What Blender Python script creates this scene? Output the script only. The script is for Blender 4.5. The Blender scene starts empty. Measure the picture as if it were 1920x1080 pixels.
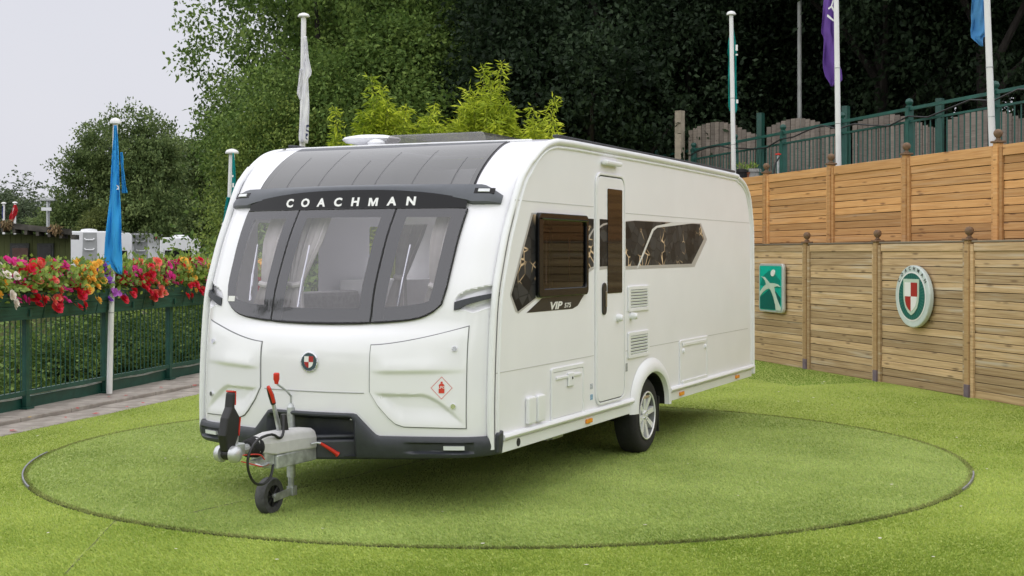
import bpy, bmesh, math, random
import numpy as np
from mathutils import Vector, Matrix
R = math.radians
random.seed(7)
S = bpy.context.scene
COL = S.collection

# ------------------------------------------------------------------ camera, world, sun, exposure
FPX, CX, CY, CZ, YAW, V0 = 2567.6, -7.863, -3.758, 1.66, R(24.855), 477.0
cam = bpy.data.cameras.new('camera'); cam.lens = FPX / 1920 * 36; cam.sensor_width = 36
cam.shift_y = -(540 - V0) / 1920; cam.clip_end = 2000; cam.clip_start = .1
co = bpy.data.objects.new('camera', cam); COL.objects.link(co)
co.location = (CX, CY, CZ); co.rotation_euler = (R(90), 0, YAW - R(90)); S.camera = co

SUN_EL, SUN_AZ = R(64), R(202)          # azimuth measured from +X, anticlockwise
w = bpy.data.worlds.new('World'); S.world = w; w.use_nodes = True
nt = w.node_tree; nt.nodes.clear()
out = nt.nodes.new('ShaderNodeOutputWorld'); bg = nt.nodes.new('ShaderNodeBackground')
sky = nt.nodes.new('ShaderNodeTexSky'); sky.sky_type = 'NISHITA'; sky.sun_disc = False
sky.sun_elevation = SUN_EL; sky.sun_rotation = math.pi / 2 - SUN_AZ; sky.dust_density = 4; sky.air_density = 1.5
tc = nt.nodes.new('ShaderNodeTexCoord'); nz = nt.nodes.new('ShaderNodeTexNoise')
nz.inputs['Scale'].default_value = 2.2; nz.inputs['Detail'].default_value = 5
ramp = nt.nodes.new('ShaderNodeValToRGB')
ramp.color_ramp.elements[0].position = .3; ramp.color_ramp.elements[0].color = (6.1, 6.15, 6.75, 1)
ramp.color_ramp.elements[1].position = .75; ramp.color_ramp.elements[1].color = (6.7, 6.7, 7.2, 1)
mixn = nt.nodes.new('ShaderNodeMix'); mixn.data_type = 'RGBA'; mixn.inputs[0].default_value = .93
nt.links.new(tc.outputs['Generated'], nz.inputs['Vector']); nt.links.new(nz.outputs['Fac'], ramp.inputs['Fac'])
nt.links.new(sky.outputs[0], mixn.inputs[6]); nt.links.new(ramp.outputs[0], mixn.inputs[7])
nt.links.new(mixn.outputs[2], bg.inputs['Color']); bg.inputs['Strength'].default_value = .067
nt.links.new(bg.outputs[0], out.inputs['Surface'])
sd = bpy.data.lights.new('sun', 'SUN'); sd.energy = 1.5; sd.angle = R(174); sd.color = (1, .995, .985)
so = bpy.data.objects.new('sun', sd); COL.objects.link(so); so.location = (-10, -14, 30)
so.rotation_euler = (math.pi / 2 - SUN_EL, 0, SUN_AZ + math.pi / 2)
S.view_settings.view_transform = 'Standard'; S.view_settings.look = 'None'
S.view_settings.gamma = 1; S.view_settings.exposure = .86

# ------------------------------------------------------------------ measuring helpers
FW = (math.cos(YAW), math.sin(YAW)); RT = (math.sin(YAW), -math.cos(YAW))
def at(u, d):                      # plan position of a sight line at a distance
    k = d * (u - 960) / FPX
    return CX + FW[0] * d + RT[0] * k, CY + FW[1] * d + RT[1] * k
def hz(v, d): return CZ - (v - V0) * d / FPX
def side(u, v):                    # x, z on the caravan's door side (plane y = 0)
    dx, dy = FW[0] + RT[0] * (u - 960) / FPX, FW[1] + RT[1] * (u - 960) / FPX
    t = -CY / dy
    return CX + dx * t, CZ - (v - V0) * t / FPX

# ------------------------------------------------------------------ materials
MATS = {}
def mat(name, col, rough=.5, var=.0, scale=8, bump=0, bscale=60, metal=0, coat=0, col2=None, detail=4, stretch=None, spec=.5, island=0, trans=0):
    if name in MATS: return MATS[name]
    m = bpy.data.materials.new(name); m.use_nodes = True; MATS[name] = m
    n = m.node_tree; b = n.nodes['Principled BSDF']
    b.inputs['Base Color'].default_value = (*col, 1); b.inputs['Roughness'].default_value = rough
    b.inputs['Metallic'].default_value = metal; b.inputs['Coat Weight'].default_value = coat
    b.inputs['Coat Roughness'].default_value = .05
    b.inputs['Specular IOR Level'].default_value = spec
    t = n.nodes.new('ShaderNodeTexCoord'); mp = n.nodes.new('ShaderNodeMapping')
    n.links.new(t.outputs['Object'], mp.inputs[0])
    if stretch: mp.inputs['Scale'].default_value = stretch
    last = None
    if var or col2:
        x = n.nodes.new('ShaderNodeTexNoise'); x.inputs['Scale'].default_value = scale; x.inputs['Detail'].default_value = detail
        n.links.new(mp.outputs[0], x.inputs['Vector'])
        r = n.nodes.new('ShaderNodeValToRGB'); c2 = col2 or tuple(min(1, c * (1 + var)) for c in col)
        r.color_ramp.elements[0].position = .33; r.color_ramp.elements[1].position = .68
        r.color_ramp.elements[0].color = (*(tuple(c * (1 - var) for c in col)), 1); r.color_ramp.elements[1].color = (*c2, 1)
        n.links.new(x.outputs['Fac'], r.inputs['Fac']); last = r.outputs[0]
    if island:
        g = n.nodes.new('ShaderNodeNewGeometry'); h = n.nodes.new('ShaderNodeHueSaturation')
        mr = n.nodes.new('ShaderNodeMapRange'); mr.inputs[3].default_value = 1 - island; mr.inputs[4].default_value = 1 + island
        n.links.new(g.outputs['Random Per Island'], mr.inputs[0]); n.links.new(mr.outputs[0], h.inputs['Value'])
        mr2 = n.nodes.new('ShaderNodeMapRange'); mr2.inputs[3].default_value = .515; mr2.inputs[4].default_value = .485
        n.links.new(g.outputs['Random Per Island'], mr2.inputs[0]); n.links.new(mr2.outputs[0], h.inputs['Hue'])
        if last is None: h.inputs['Color'].default_value = (*col, 1)
        else: n.links.new(last, h.inputs['Color'])
        last = h.outputs[0]
    if last is not None: n.links.new(last, b.inputs['Base Color'])
    if bump:
        x = n.nodes.new('ShaderNodeTexNoise'); x.inputs['Scale'].default_value = bscale; x.inputs['Detail'].default_value = 5
        n.links.new(mp.outputs[0], x.inputs['Vector'])
        bp = n.nodes.new('ShaderNodeBump'); bp.inputs['Strength'].default_value = bump; bp.inputs['Distance'].default_value = .01
        n.links.new(x.outputs['Fac'], bp.inputs['Height']); n.links.new(bp.outputs[0], b.inputs['Normal'])
    if trans:
        tr = n.nodes.new('ShaderNodeBsdfTranslucent'); ms = n.nodes.new('ShaderNodeMixShader'); ms.inputs[0].default_value = trans
        if last is not None: n.links.new(last, tr.inputs[0])
        else: tr.inputs[0].default_value = (*col, 1)
        n.links.new(b.outputs[0], ms.inputs[1]); n.links.new(tr.outputs[0], ms.inputs[2])
        n.links.new(ms.outputs[0], n.nodes['Material Output'].inputs[0])
    return m
def glass(name, tint, rough=.02, ior=1.5):
    m = bpy.data.materials.new(name); m.use_nodes = True; n = m.node_tree; n.nodes.remove(n.nodes['Principled BSDF'])
    tr = n.nodes.new('ShaderNodeBsdfTransparent'); tr.inputs[0].default_value = (*tint, 1)
    gl = n.nodes.new('ShaderNodeBsdfGlossy'); gl.inputs['Roughness'].default_value = rough
    f0 = ((ior - 1) / (ior + 1)) ** 2
    lw = n.nodes.new('ShaderNodeLayerWeight'); lw.inputs[0].default_value = .5
    pw = n.nodes.new('ShaderNodeMath'); pw.operation = 'POWER'; pw.inputs[1].default_value = 5; n.links.new(lw.outputs['Facing'], pw.inputs[0])
    fr = n.nodes.new('ShaderNodeMath'); fr.operation = 'MULTIPLY_ADD'; fr.inputs[1].default_value = 1 - f0; fr.inputs[2].default_value = f0; n.links.new(pw.outputs[0], fr.inputs[0])
    ms = n.nodes.new('ShaderNodeMixShader')
    n.links.new(fr.outputs[0], ms.inputs[0]); n.links.new(tr.outputs[0], ms.inputs[1]); n.links.new(gl.outputs[0], ms.inputs[2])
    n.links.new(ms.outputs[0], n.nodes['Material Output'].inputs[0]); MATS[name] = m
    return m
def wood(name, c1, c2, dark, knots=True, streak=.0):
    """board timber: grain along local x/y, knots, each board its own tone"""
    m = bpy.data.materials.new(name); m.use_nodes = True; MATS[name] = m
    n = m.node_tree; b = n.nodes['Principled BSDF']; b.inputs['Roughness'].default_value = .75
    L = n.links.new
    t = n.nodes.new('ShaderNodeTexCoord'); oi = n.nodes.new('ShaderNodeObjectInfo')
    ad = n.nodes.new('ShaderNodeVectorMath'); ad.operation = 'ADD'
    cb = n.nodes.new('ShaderNodeCombineXYZ'); mu = n.nodes.new('ShaderNodeMath'); mu.operation = 'MULTIPLY'; mu.inputs[1].default_value = 37
    L(oi.outputs['Random'], mu.inputs[0]); L(mu.outputs[0], cb.inputs[0]); L(mu.outputs[0], cb.inputs[2])
    L(t.outputs['Object'], ad.inputs[0]); L(cb.outputs[0], ad.inputs[1])
    mp = n.nodes.new('ShaderNodeMapping'); mp.inputs['Scale'].default_value = (1.3, 1.3, 22); L(ad.outputs[0], mp.inputs[0])
    x = n.nodes.new('ShaderNodeTexNoise'); x.inputs['Scale'].default_value = 2.2; x.inputs['Detail'].default_value = 6; x.inputs['Distortion'].default_value = .6
    L(mp.outputs[0], x.inputs['Vector'])
    r = n.nodes.new('ShaderNodeValToRGB'); e = r.color_ramp.elements
    e[0].position = .3; e[0].color = (*c1, 1); e[1].position = .72; e[1].color = (*c2, 1)
    L(x.outputs['Fac'], r.inputs['Fac'])
    h = n.nodes.new('ShaderNodeHueSaturation'); mr = n.nodes.new('ShaderNodeMapRange'); mr.inputs[3].default_value = .66; mr.inputs[4].default_value = 1.18
    L(oi.outputs['Random'], mr.inputs[0]); L(mr.outputs[0], h.inputs['Value']); L(r.outputs[0], h.inputs['Color'])
    col = h.outputs[0]
    mk_ = n.nodes.new('ShaderNodeMapping'); mk_.inputs['Scale'].default_value = (3.2, 3.2, 9); L(ad.outputs[0], mk_.inputs[0])
    v = n.nodes.new('ShaderNodeTexVoronoi'); v.inputs['Scale'].default_value = 1.25; L(mk_.outputs[0], v.inputs['Vector'])
    kr = n.nodes.new('ShaderNodeValToRGB'); kr.color_ramp.elements[0].position = .08; kr.color_ramp.elements[0].color = (1, 1, 1, 1)
    kr.color_ramp.elements[1].position = .2; kr.color_ramp.elements[1].color = (0, 0, 0, 1); L(v.outputs['Distance'], kr.inputs['Fac'])
    mx = n.nodes.new('ShaderNodeMix'); mx.data_type = 'RGBA'; k2 = n.nodes.new('ShaderNodeMath'); k2.operation = 'MULTIPLY'; k2.inputs[1].default_value = .75
    L(kr.outputs[0], k2.inputs[0]); L(k2.outputs[0], mx.inputs[0]); L(col, mx.inputs[6]); mx.inputs[7].default_value = (*dark, 1); col = mx.outputs[2]
    big = n.nodes.new('ShaderNodeTexNoise'); big.inputs['Scale'].default_value = .9; big.inputs['Detail'].default_value = 5; L(t.outputs['Object'], big.inputs['Vector'])
    br = n.nodes.new('ShaderNodeValToRGB'); br.color_ramp.elements[0].position = .42; br.color_ramp.elements[0].color = (0, 0, 0, 1); br.color_ramp.elements[1].position = .7; br.color_ramp.elements[1].color = (.5, .5, .5, 1)
    L(big.outputs['Fac'], br.inputs['Fac'])
    m2 = n.nodes.new('ShaderNodeMix'); m2.data_type = 'RGBA'; L(br.outputs[0], m2.inputs[0]); L(col, m2.inputs[6]); m2.inputs[7].default_value = (*(tuple(c * .72 for c in c1)), 1); col = m2.outputs[2]
    if streak:                     # pale weathered streaks, shape of their own
        ms = n.nodes.new('ShaderNodeMapping'); ms.inputs['Scale'].default_value = (.55, .55, 8); L(ad.outputs[0], ms.inputs[0])
        s = n.nodes.new('ShaderNodeTexNoise'); s.inputs['Scale'].default_value = 2; s.inputs['Detail'].default_value = 3; L(ms.outputs[0], s.inputs['Vector'])
        sr = n.nodes.new('ShaderNodeValToRGB'); sr.color_ramp.elements[0].position = .56; sr.color_ramp.elements[0].color = (0, 0, 0, 1); sr.color_ramp.elements[1].position = .72; sr.color_ramp.elements[1].color = (streak, streak, streak, 1)
        L(s.outputs['Fac'], sr.inputs['Fac'])
        m3 = n.nodes.new('ShaderNodeMix'); m3.data_type = 'RGBA'; L(sr.outputs[0], m3.inputs[0]); L(col, m3.inputs[6]); m3.inputs[7].default_value = (.62, .57, .47, 1); col = m3.outputs[2]
    L(col, b.inputs['Base Color'])
    bp = n.nodes.new('ShaderNodeBump'); bp.inputs['Strength'].default_value = .35; bp.inputs['Distance'].default_value = .006
    L(x.outputs['Fac'], bp.inputs['Height']); L(bp.outputs[0], b.inputs['Normal'])
    return m

white = mat('white_gelcoat', (.825, .822, .86), .25, .012, 3, bump=.03, bscale=2.2, coat=.6)
white_side = mat('white_side_panel', (.815, .815, .845), .42, .02, 2.2, bump=.05, bscale=2.5, coat=.12)
white_trim = mat('white_trim', (.79, .80, .815), .32, .02, 4)
dark_gap = mat('shadow_gap_rubber', (.02, .02, .02), .8)
charcoal = mat('charcoal_plastic', (.034, .038, .046), .42, .1, 30, bump=.08, bscale=300)
brow_grey = mat('brow_grey_paint', (.085, .093, .108), .38, .05, 20)
gloss_black = mat('gloss_black', (.005, .005, .006), .18, spec=.3)
skylight_m = mat('smoked_sunroof', (.035, .036, .042), .16, .15, 5, coat=1, stretch=(1, 1, 6))
border_m = mat('pane_border', (.016, .016, .019), .12, spec=.3)
pane_glass = glass('windscreen_glass', (.82, .81, .85), .015, 1.95)
roof_glass = glass('sunroof_glass', (.12, .12, .13), .04, 2.6)
brown_glass = glass('bronze_glass', (.22, .16, .12), .02, 1.45)
chrome = mat('chrome', (.75, .76, .78), .15, metal=1)
galv = mat('galvanised_steel', (.46, .48, .48), .42, .28, 18, metal=.55, bump=.1, bscale=80)
grey_cover = mat('grey_plastic_cover', (.52, .515, .51), .55, .05, 20)
black_pl = mat('black_plastic', (.014, .014, .015), .45)
rubber = mat('tyre_rubber', (.016, .016, .017), .8, .2, 40, bump=.2, bscale=120)
red_pl = mat('red_plastic', (.6, .03, .015), .4)
amber = mat('amber_lens', (.85, .28, .01), .25, coat=.5)
lens = mat('clear_lens', (.7, .72, .74), .12, coat=.6)
alloy = mat('alloy_silver', (.84, .85, .86), .35, .04, 20, metal=.3)
alloy_dark = mat('alloy_barrel', (.2, .205, .21), .5, metal=.4)
cream = mat('cream_curtain', (.66, .635, .60), .9, .06, 12)
interior_m = mat('interior_lining', (.88, .87, .87), .7, .05, 6)
sofa_m = mat('grey_upholstery', (.42, .40, .40), .9, .1, 30)
oak = mat('interior_wood', (.42, .32, .22), .5, .2, 4, stretch=(1, 1, 12))
silver_tape = mat('silver_decal', (.55, .56, .58), .3, metal=.4)

# ------------------------------------------------------------------ mesh helpers
def empty(name, loc, label=None, cat=None, group=None, rz=0):
    o = bpy.data.objects.new(name, None); COL.objects.link(o); o.location = loc; o.rotation_euler = (0, 0, rz)
    o.empty_display_size = .1
    if label: o['label'] = label
    if cat: o['category'] = cat
    if group: o['group'] = group
    return o
def wmat(o):
    m = Matrix.Translation(o.location) @ Matrix.Rotation(o.rotation_euler.z, 4, 'Z')
    return (wmat(o.parent) @ o.matrix_parent_inverse @ m) if o.parent else m
def link(name, me, m=None, parent=None, label=None, cat=None, group=None, kind=None, bevel=0, seg=2, smooth=False):
    o = bpy.data.objects.new(name, me); COL.objects.link(o)
    if m is not None and not me.materials: me.materials.append(m)
    if parent: o.parent = parent; o.matrix_parent_inverse = wmat(parent).inverted()
    if label: o['label'] = label
    if cat: o['category'] = cat
    if group: o['group'] = group
    if kind: o['kind'] = kind
    if smooth: me.polygons.foreach_set('use_smooth', [True] * len(me.polygons))
    if bevel:
        b = o.modifiers.new('bevel', 'BEVEL'); b.width = bevel; b.segments = seg; b.limit_method = 'ANGLE'; b.angle_limit = R(35)
    return o
def raw(vs, fs, name='m'):
    me = bpy.data.meshes.new(name); me.from_pydata([tuple(v) for v in vs], [], fs); me.update(); return me
class MB:
    def __init__(s): s.v = []; s.f = []
    def add(s, vs, fs):
        k = len(s.v); s.v += [tuple(v) for v in vs]; s.f += [tuple(i + k for i in f) for f in fs]; return s
    def box(s, c, d, M=None):
        hx, hy, hh = d[0] / 2, d[1] / 2, d[2] / 2
        vs = [Vector((sx * hx, sy * hy, sz * hh)) for sz in (-1, 1) for sx, sy in ((-1, -1), (1, -1), (1, 1), (-1, 1))]
        c = Vector(c)
        vs = [c + (M @ v if M else v) for v in vs]
        return s.add(vs, [(3, 2, 1, 0), (4, 5, 6, 7), (0, 1, 5, 4), (1, 2, 6, 5), (2, 3, 7, 6), (3, 0, 4, 7)])
    def prism(s, poly, fn0, fn1):       # poly of 2d points; fn maps (a,b) -> 3d for each end
        n = len(poly); vs = [fn0(a, b) for a, b in poly] + [fn1(a, b) for a, b in poly]
        fs = [tuple(range(n - 1, -1, -1)), tuple(range(n, 2 * n))] + [(i, (i + 1) % n, n + (i + 1) % n, n + i) for i in range(n)]
        return s.add(vs, fs)
    def tube(s, pts, r, n=10, cap=True, squash=1, closed=False):
        pts = [Vector(p) for p in pts]; m = len(pts); k = len(s.v); rs = r if isinstance(r, (list, tuple)) else [r] * m
        up = None; vs = []
        for i, p in enumerate(pts):
            a = pts[i - 1] if (i or closed) else p; b = pts[(i + 1) % m] if (i < m - 1 or closed) else p
            t = (b - a).normalized()
            if up is None: up = Vector((0, 0, 1)) if abs(t.z) < .9 else Vector((1, 0, 0))
            x = t.cross(up).normalized(); up = x.cross(t).normalized()
            for j in range(n):
                q = 2 * math.pi * j / n; vs.append(p + x * math.cos(q) * rs[i] + up * math.sin(q) * rs[i] * squash)
        fs = [(i * n + j, i * n + (j + 1) % n, (i + 1) % m * n + (j + 1) % n, (i + 1) % m * n + j) for i in range(m if closed else m - 1) for j in range(n)]
        if cap and not closed: fs += [tuple(range(n - 1, -1, -1)), tuple(range((m - 1) * n, m * n))]
        return s.add(vs, fs)
    def lathe(s, prof, o=(0, 0, 0), axis='Z', n=20, sq=(1, 1), cap=True):   # prof: (r, h)
        vs = []; o = Vector(o)
        for r, h in prof:
            for j in range(n):
                q = 2 * math.pi * j / n; a, b = r * math.cos(q) * sq[0], r * math.sin(q) * sq[1]
                vs.append(o + Vector({'Z': (a, b, h), 'Y': (a, h, b), 'X': (h, a, b)}[axis]))
        m = len(prof); fs = [(i * n + j, i * n + (j + 1) % n, (i + 1) * n + (j + 1) % n, (i + 1) * n + j) for i in range(m - 1) for j in range(n)]
        if cap: fs += [tuple(range(n - 1, -1, -1)), tuple(range((m - 1) * n, m * n))]
        return s.add(vs, fs)
    def build(s, name, m, parent=None, fix=True, **k):
        me = raw(s.v, s.f, name)
        if fix:
            bm = bmesh.new(); bm.from_mesh(me); bmesh.ops.recalc_face_normals(bm, faces=bm.faces); bm.to_mesh(me); bm.free()
        o = link(name, me, m, parent, **k)
        if k.get('smooth'):
            md = o.modifiers.new('es', 'EDGE_SPLIT'); md.split_angle = R(38)
        return o
def quads(name, co, m, parent=None, **k):             # co: (N,4,3)
    N = len(co); me = bpy.data.meshes.new(name); me.vertices.add(4 * N); me.loops.add(4 * N); me.polygons.add(N)
    me.vertices.foreach_set('co', co.astype(np.float32).ravel()); me.loops.foreach_set('vertex_index', np.arange(4 * N, dtype=np.int32))
    me.polygons.foreach_set('loop_start', np.arange(0, 4 * N, 4, dtype=np.int32)); me.update(calc_edges=True)
    return link(name, me, m, parent, **k)
def tris(name, co, m, parent=None, **k):
    N = len(co); me = bpy.data.meshes.new(name); me.vertices.add(3 * N); me.loops.add(3 * N); me.polygons.add(N)
    me.vertices.foreach_set('co', co.astype(np.float32).ravel()); me.loops.foreach_set('vertex_index', np.arange(3 * N, dtype=np.int32))
    me.polygons.foreach_set('loop_start', np.arange(0, 3 * N, 3, dtype=np.int32)); me.update(calc_edges=True)
    return link(name, me, m, parent, **k)
def copy_tree(o, parent=None):
    c = o.copy(); COL.objects.link(c); c.parent = parent
    for ch in [x for x in o.children]: copy_tree(ch, c)
    return c
def text_mesh(txt, size, depth=.002, bold=.0):
    cu = bpy.data.curves.new('txt', 'FONT'); cu.body = txt; cu.size = size; cu.extrude = depth; cu.offset = bold
    cu.align_x = 'CENTER'; cu.align_y = 'CENTER'; cu.resolution_u = 3
    o = bpy.data.objects.new('txt', cu); COL.objects.link(o)
    dg = bpy.context.evaluated_depsgraph_get(); me = bpy.data.meshes.new_from_object(o.evaluated_get(dg))
    bpy.data.objects.remove(o); return me
def place_mesh(me, fn):
    for v in me.vertices: v.co = Vector(fn(v.co.x, v.co.y, v.co.z))
    me.update(); return me
def rrect(a0, a1, b0, b1, r, n=5):
    pts = []
    for ca, cb, s in ((a1 - r, b1 - r, 0), (a0 + r, b1 - r, 90), (a0 + r, b0 + r, 180), (a1 - r, b0 + r, 270)):
        for i in range(n + 1):
            q = R(s + 90 * i / n); pts.append((ca + r * math.cos(q), cb + r * math.sin(q)))
    return pts
def interp(x, T):
    if x <= T[0][0]: return T[0][1]
    for (a, b), (c, d) in zip(T, T[1:]):
        if x <= c: return b + (d - b) * (x - a) / (c - a)
    return T[-1][1]
def sinterp(x, T):   # monotone-ish smooth interpolation
    xs = [t[0] for t in T]; ys = [t[1] for t in T]
    if x <= xs[0]: return ys[0]
    if x >= xs[-1]: return ys[-1]
    i = max(j for j in range(len(xs) - 1) if xs[j] <= x)
    sl = lambda j: (ys[min(j + 1, len(xs) - 1)] - ys[max(j - 1, 0)]) / (xs[min(j + 1, len(xs) - 1)] - xs[max(j - 1, 0)])
    h = xs[i + 1] - xs[i]; t = (x - xs[i]) / h
    return ((2*t**3-3*t**2+1)*ys[i] + (t**3-2*t**2+t)*h*sl(i) + (-2*t**3+3*t**2)*ys[i+1] + (t**3-t**2)*h*sl(i+1))

# ------------------------------------------------------------------ terrain
F0 = Vector((11.92, .70, 0)); FE = Vector((-.768, -.640, 0)).normalized(); FN = Vector((-FE.y * -1, FE.x * -1, 0)); FN = Vector((-.64, .768, 0)).normalized()
FRZ = math.atan2(FE.y, FE.x)
K0 = Vector((1.51, 5.74, 0)); KD = Vector((.982, .190, 0)).normalized(); KN = Vector((-KD.y, KD.x, 0))
RL0 = Vector((2.98, 6.86, 0)); RD = Vector((.9705, .2412, 0)).normalized(); RN = Vector((-RD.y, RD.x, 0)); RRZ = math.atan2(RD.y, RD.x)
def fp(s, back, z): return F0 + FE * s - FN * back + Vector((0, 0, z))
def rp(t, off, z): return RL0 + RD * t + RN * off + Vector((0, 0, z))
def sm(a, b, x): t = max(0, min(1, (x - a) / (b - a))); return t * t * (3 - 2 * t)
def ground_h(x, y):
    p = Vector((x, y, 0)); q = -(p - F0).dot(FN); s = (p - F0).dot(FE); r = (p - RL0).dot(RN)
    h = -.12
    if r > .3: h = -.12 - 1.1 * sm(.3, 3, r) + 1.3 * sm(12, 45, r)
    if q > 1.5:
        t = 2.55 * sm(1.5, 2.6, q) + .30 * max(0, q - 4) * sm(4, 9, q)
        t = min(t, 11); h = max(h, t * sm(-30, -14, s) * 1.0 + h * (1 - sm(-30, -14, s)))
    return h
gm = mat('earth_undergrowth', (.028, .034, .016), .95, .5, 1.5, bump=.5, bscale=6, col2=(.06, .055, .03))
vs = []; fs = []; N = 190
gx = [(-60 + 4 * i) if i < 12 else None for i in range(0)]
def axis(c, lo, hi, n):
    t = [i / (n - 1) * 2 - 1 for i in range(n)]
    return [c + (abs(a) ** 2.2) * (hi if a > 0 else lo) * (1 if a > 0 else -1) for a in t]
ax = axis(9, 200, 420, N); ay = axis(2, 260, 300, N)
for y in ay:
    for x in ax: vs.append((x, y, ground_h(x, y)))
for j in range(N - 1):
    for i in range(N - 1): fs.append((j * N + i, j * N + i + 1, (j + 1) * N + i + 1, (j + 1) * N + i))
link('ground', raw(vs, fs), gm, kind='structure', smooth=True)

# ------------------------------------------------------------------ artificial turf yard and turntable
TC = Vector((2.5, 1.158, 0)); TR = 3.755
def turf_mat(name, a, b):
    m = mat(name, a, .75, .24, .9, col2=b, island=.13, trans=.25, detail=7, spec=.05)
    return m
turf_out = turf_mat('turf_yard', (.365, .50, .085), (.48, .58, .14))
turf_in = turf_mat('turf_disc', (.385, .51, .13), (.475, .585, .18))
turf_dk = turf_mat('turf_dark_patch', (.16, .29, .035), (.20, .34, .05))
base_out = mat('turf_backing_yard', (.29, .37, .06), .9, .3, 30, bump=.5, bscale=250, col2=(.39, .46, .10))
base_in = mat('turf_backing_disc', (.28, .36, .085), .9, .3, 30, bump=.5, bscale=250, col2=(.36, .44, .115))
def fill_holes(outer, holes, z):
    bm = bmesh.new(); es = []
    for loop in [outer] + holes:
        v = [bm.verts.new((p[0], p[1], z)) for p in loop]
        es += [bm.edges.new((v[i], v[(i + 1) % len(v)])) for i in range(len(v))]
    bmesh.ops.triangle_fill(bm, use_beauty=True, use_dissolve=False, edges=es)
    for f in bm.faces:
        f.normal_update()
        if f.normal.z < 0: f.normal_flip()
    me = bpy.data.meshes.new('m'); bm.to_mesh(me); bm.free(); return me
ring = lambda r, n=160: [(TC.x + r * math.cos(2 * math.pi * i / n), TC.y + r * math.sin(2 * math.pi * i / n)) for i in range(n)]
kl = lambda x, j=0: (K0.x + KD.x * x + KN.x * j, K0.y + KD.y * x + KN.y * j)
left_edge = [kl(-15.5 + .25 * i, .03 * math.sin(i * 1.7) + .025 * math.sin(i * .61) + random.uniform(-.012, .012)) for i in range(148)]
yard = left_edge + [(fp(-14, .02, 0).x, fp(-14, .02, 0).y), (fp(22, .02, 0).x, fp(22, .02, 0).y), (-14, -13.5)]
turf = link('lawn', fill_holes(yard, [ring(TR + .015)], 0), base_out, kind='structure')
disc = MB(); n = 160; rr = ring(TR, n)
disc.add([(x, y, .009) for x, y in rr], [tuple(range(n))])
tt = disc.build('turntable', base_in, fix=False, kind='structure')
MB().add([(x, y, -.06) for x, y in rr] + [(x, y, .0085) for x, y in rr], [(i, (i + 1) % n, n + (i + 1) % n, n + i) for i in range(n)]).build('turntable_side', mat('thatch_edge', (.13, .14, .05), .9, .5, 14, col2=(.27, .32, .10)), tt, fix=False)
rim = MB(); r0, r1 = ring(TR - .1, n), ring(TR + .1, n)
rim.add([(x, y, -.035) for x, y in r0] + [(x, y, -.035) for x, y in r1], [(i, (i + 1) % n, n + (i + 1) % n, n + i) for i in range(n)])
rim.build('turntable_gap', mat('gap_soil', (.09, .08, .05), .9, .5, 6), fix=False, kind='structure')
edge = MB(); a0 = 188; a1_ = 205
for aa, bb, zz in ((206, 229, .006), (352, 362, .006)):
    pa = [(TC.x + r * math.cos(R(aa + (bb - aa) * i / 14)), TC.y + r * math.sin(R(aa + (bb - aa) * i / 14))) for r in (TR + .006, TR + .02) for i in range(15)]
# metal rim strip showing where the turf has worn back
for aa, bb in ((116, 143), (-95, -82)):
    k = 24; q = [R(aa + (bb - aa) * i / k) for i in range(k + 1)]
    for i in range(k):
        c = [(TC.x + r * math.cos(t), TC.y + r * math.sin(t), z) for z in (-.03, .02) for r, t in ((TR + .002, q[i]), (TR + .013, q[i]), (TR + .013, q[i + 1]), (TR + .002, q[i + 1]))]
        edge.add(c, [(0, 1, 2, 3), (4, 5, 6, 7), (0, 1, 5, 4), (1, 2, 6, 5), (2, 3, 7, 6), (3, 0, 4, 7)])
edge.build('turntable_edge_strip', mat('worn_metal_edge', (.30, .30, .33), .5, .2, 10, metal=.5), kind='structure')

rng = np.random.default_rng(5)
def in_yard(x, y):
    a = (x - K0.x) * -KD.y + (y - K0.y) * KD.x
    t = (x - K0.x) * KD.x + (y - K0.y) * KD.y
    wob = .03 * np.sin((t + 15.5) / .25 * 1.7) + .025 * np.sin((t + 15.5) / .25 * .61)
    b = (x - F0.x) * FN.x + (y - F0.y) * FN.y
    return (a < wob - .005) & (b > .03)
def unp(u, v): d = FPX * CZ / (v - V0); return np.array(at(u, d))
seams = [(unp(355, 965), unp(860, 851), .014), (unp(243, 948), unp(120, 1079), .008), (unp(180, 858), unp(400, 857), .006), (unp(1500, 797), unp(1290, 765), .007), (unp(1080, 720), unp(1900, 800), .006)]
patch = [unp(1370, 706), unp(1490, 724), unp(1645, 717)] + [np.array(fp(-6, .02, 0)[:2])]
def in_poly(x, y, P):
    c = np.zeros(x.shape, bool)
    for i in range(len(P)):
        a, b = P[i], P[i - 1]
        c ^= ((a[1] > y) != (b[1] > y)) & (x < (b[0] - a[0]) * (y - a[1]) / (b[1] - a[1] + 1e-12) + a[0])
    return c
def blades(N):
    d = 1 / rng.uniform(1 / 26, 1 / 6.2, N); d = d * .5 + .5 * rng.uniform(6.2, 26, N) ** 1.0 * (rng.random(N) < 2)   # denser near, thinning with distance
    d = np.where(rng.random(N) < .55, 1 / rng.uniform(1 / 26, 1 / 6.2, N), rng.uniform(6.2, 26, N))
    k = d * rng.uniform(-.50, .50, N)
    x = CX + FW[0] * d + RT[0] * k; y = CY + FW[1] * d + RT[1] * k
    return x, y
seam_m = mat('turf_seam', (.10, .115, .04), .95, .5, 9, col2=(.2, .23, .07))
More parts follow.
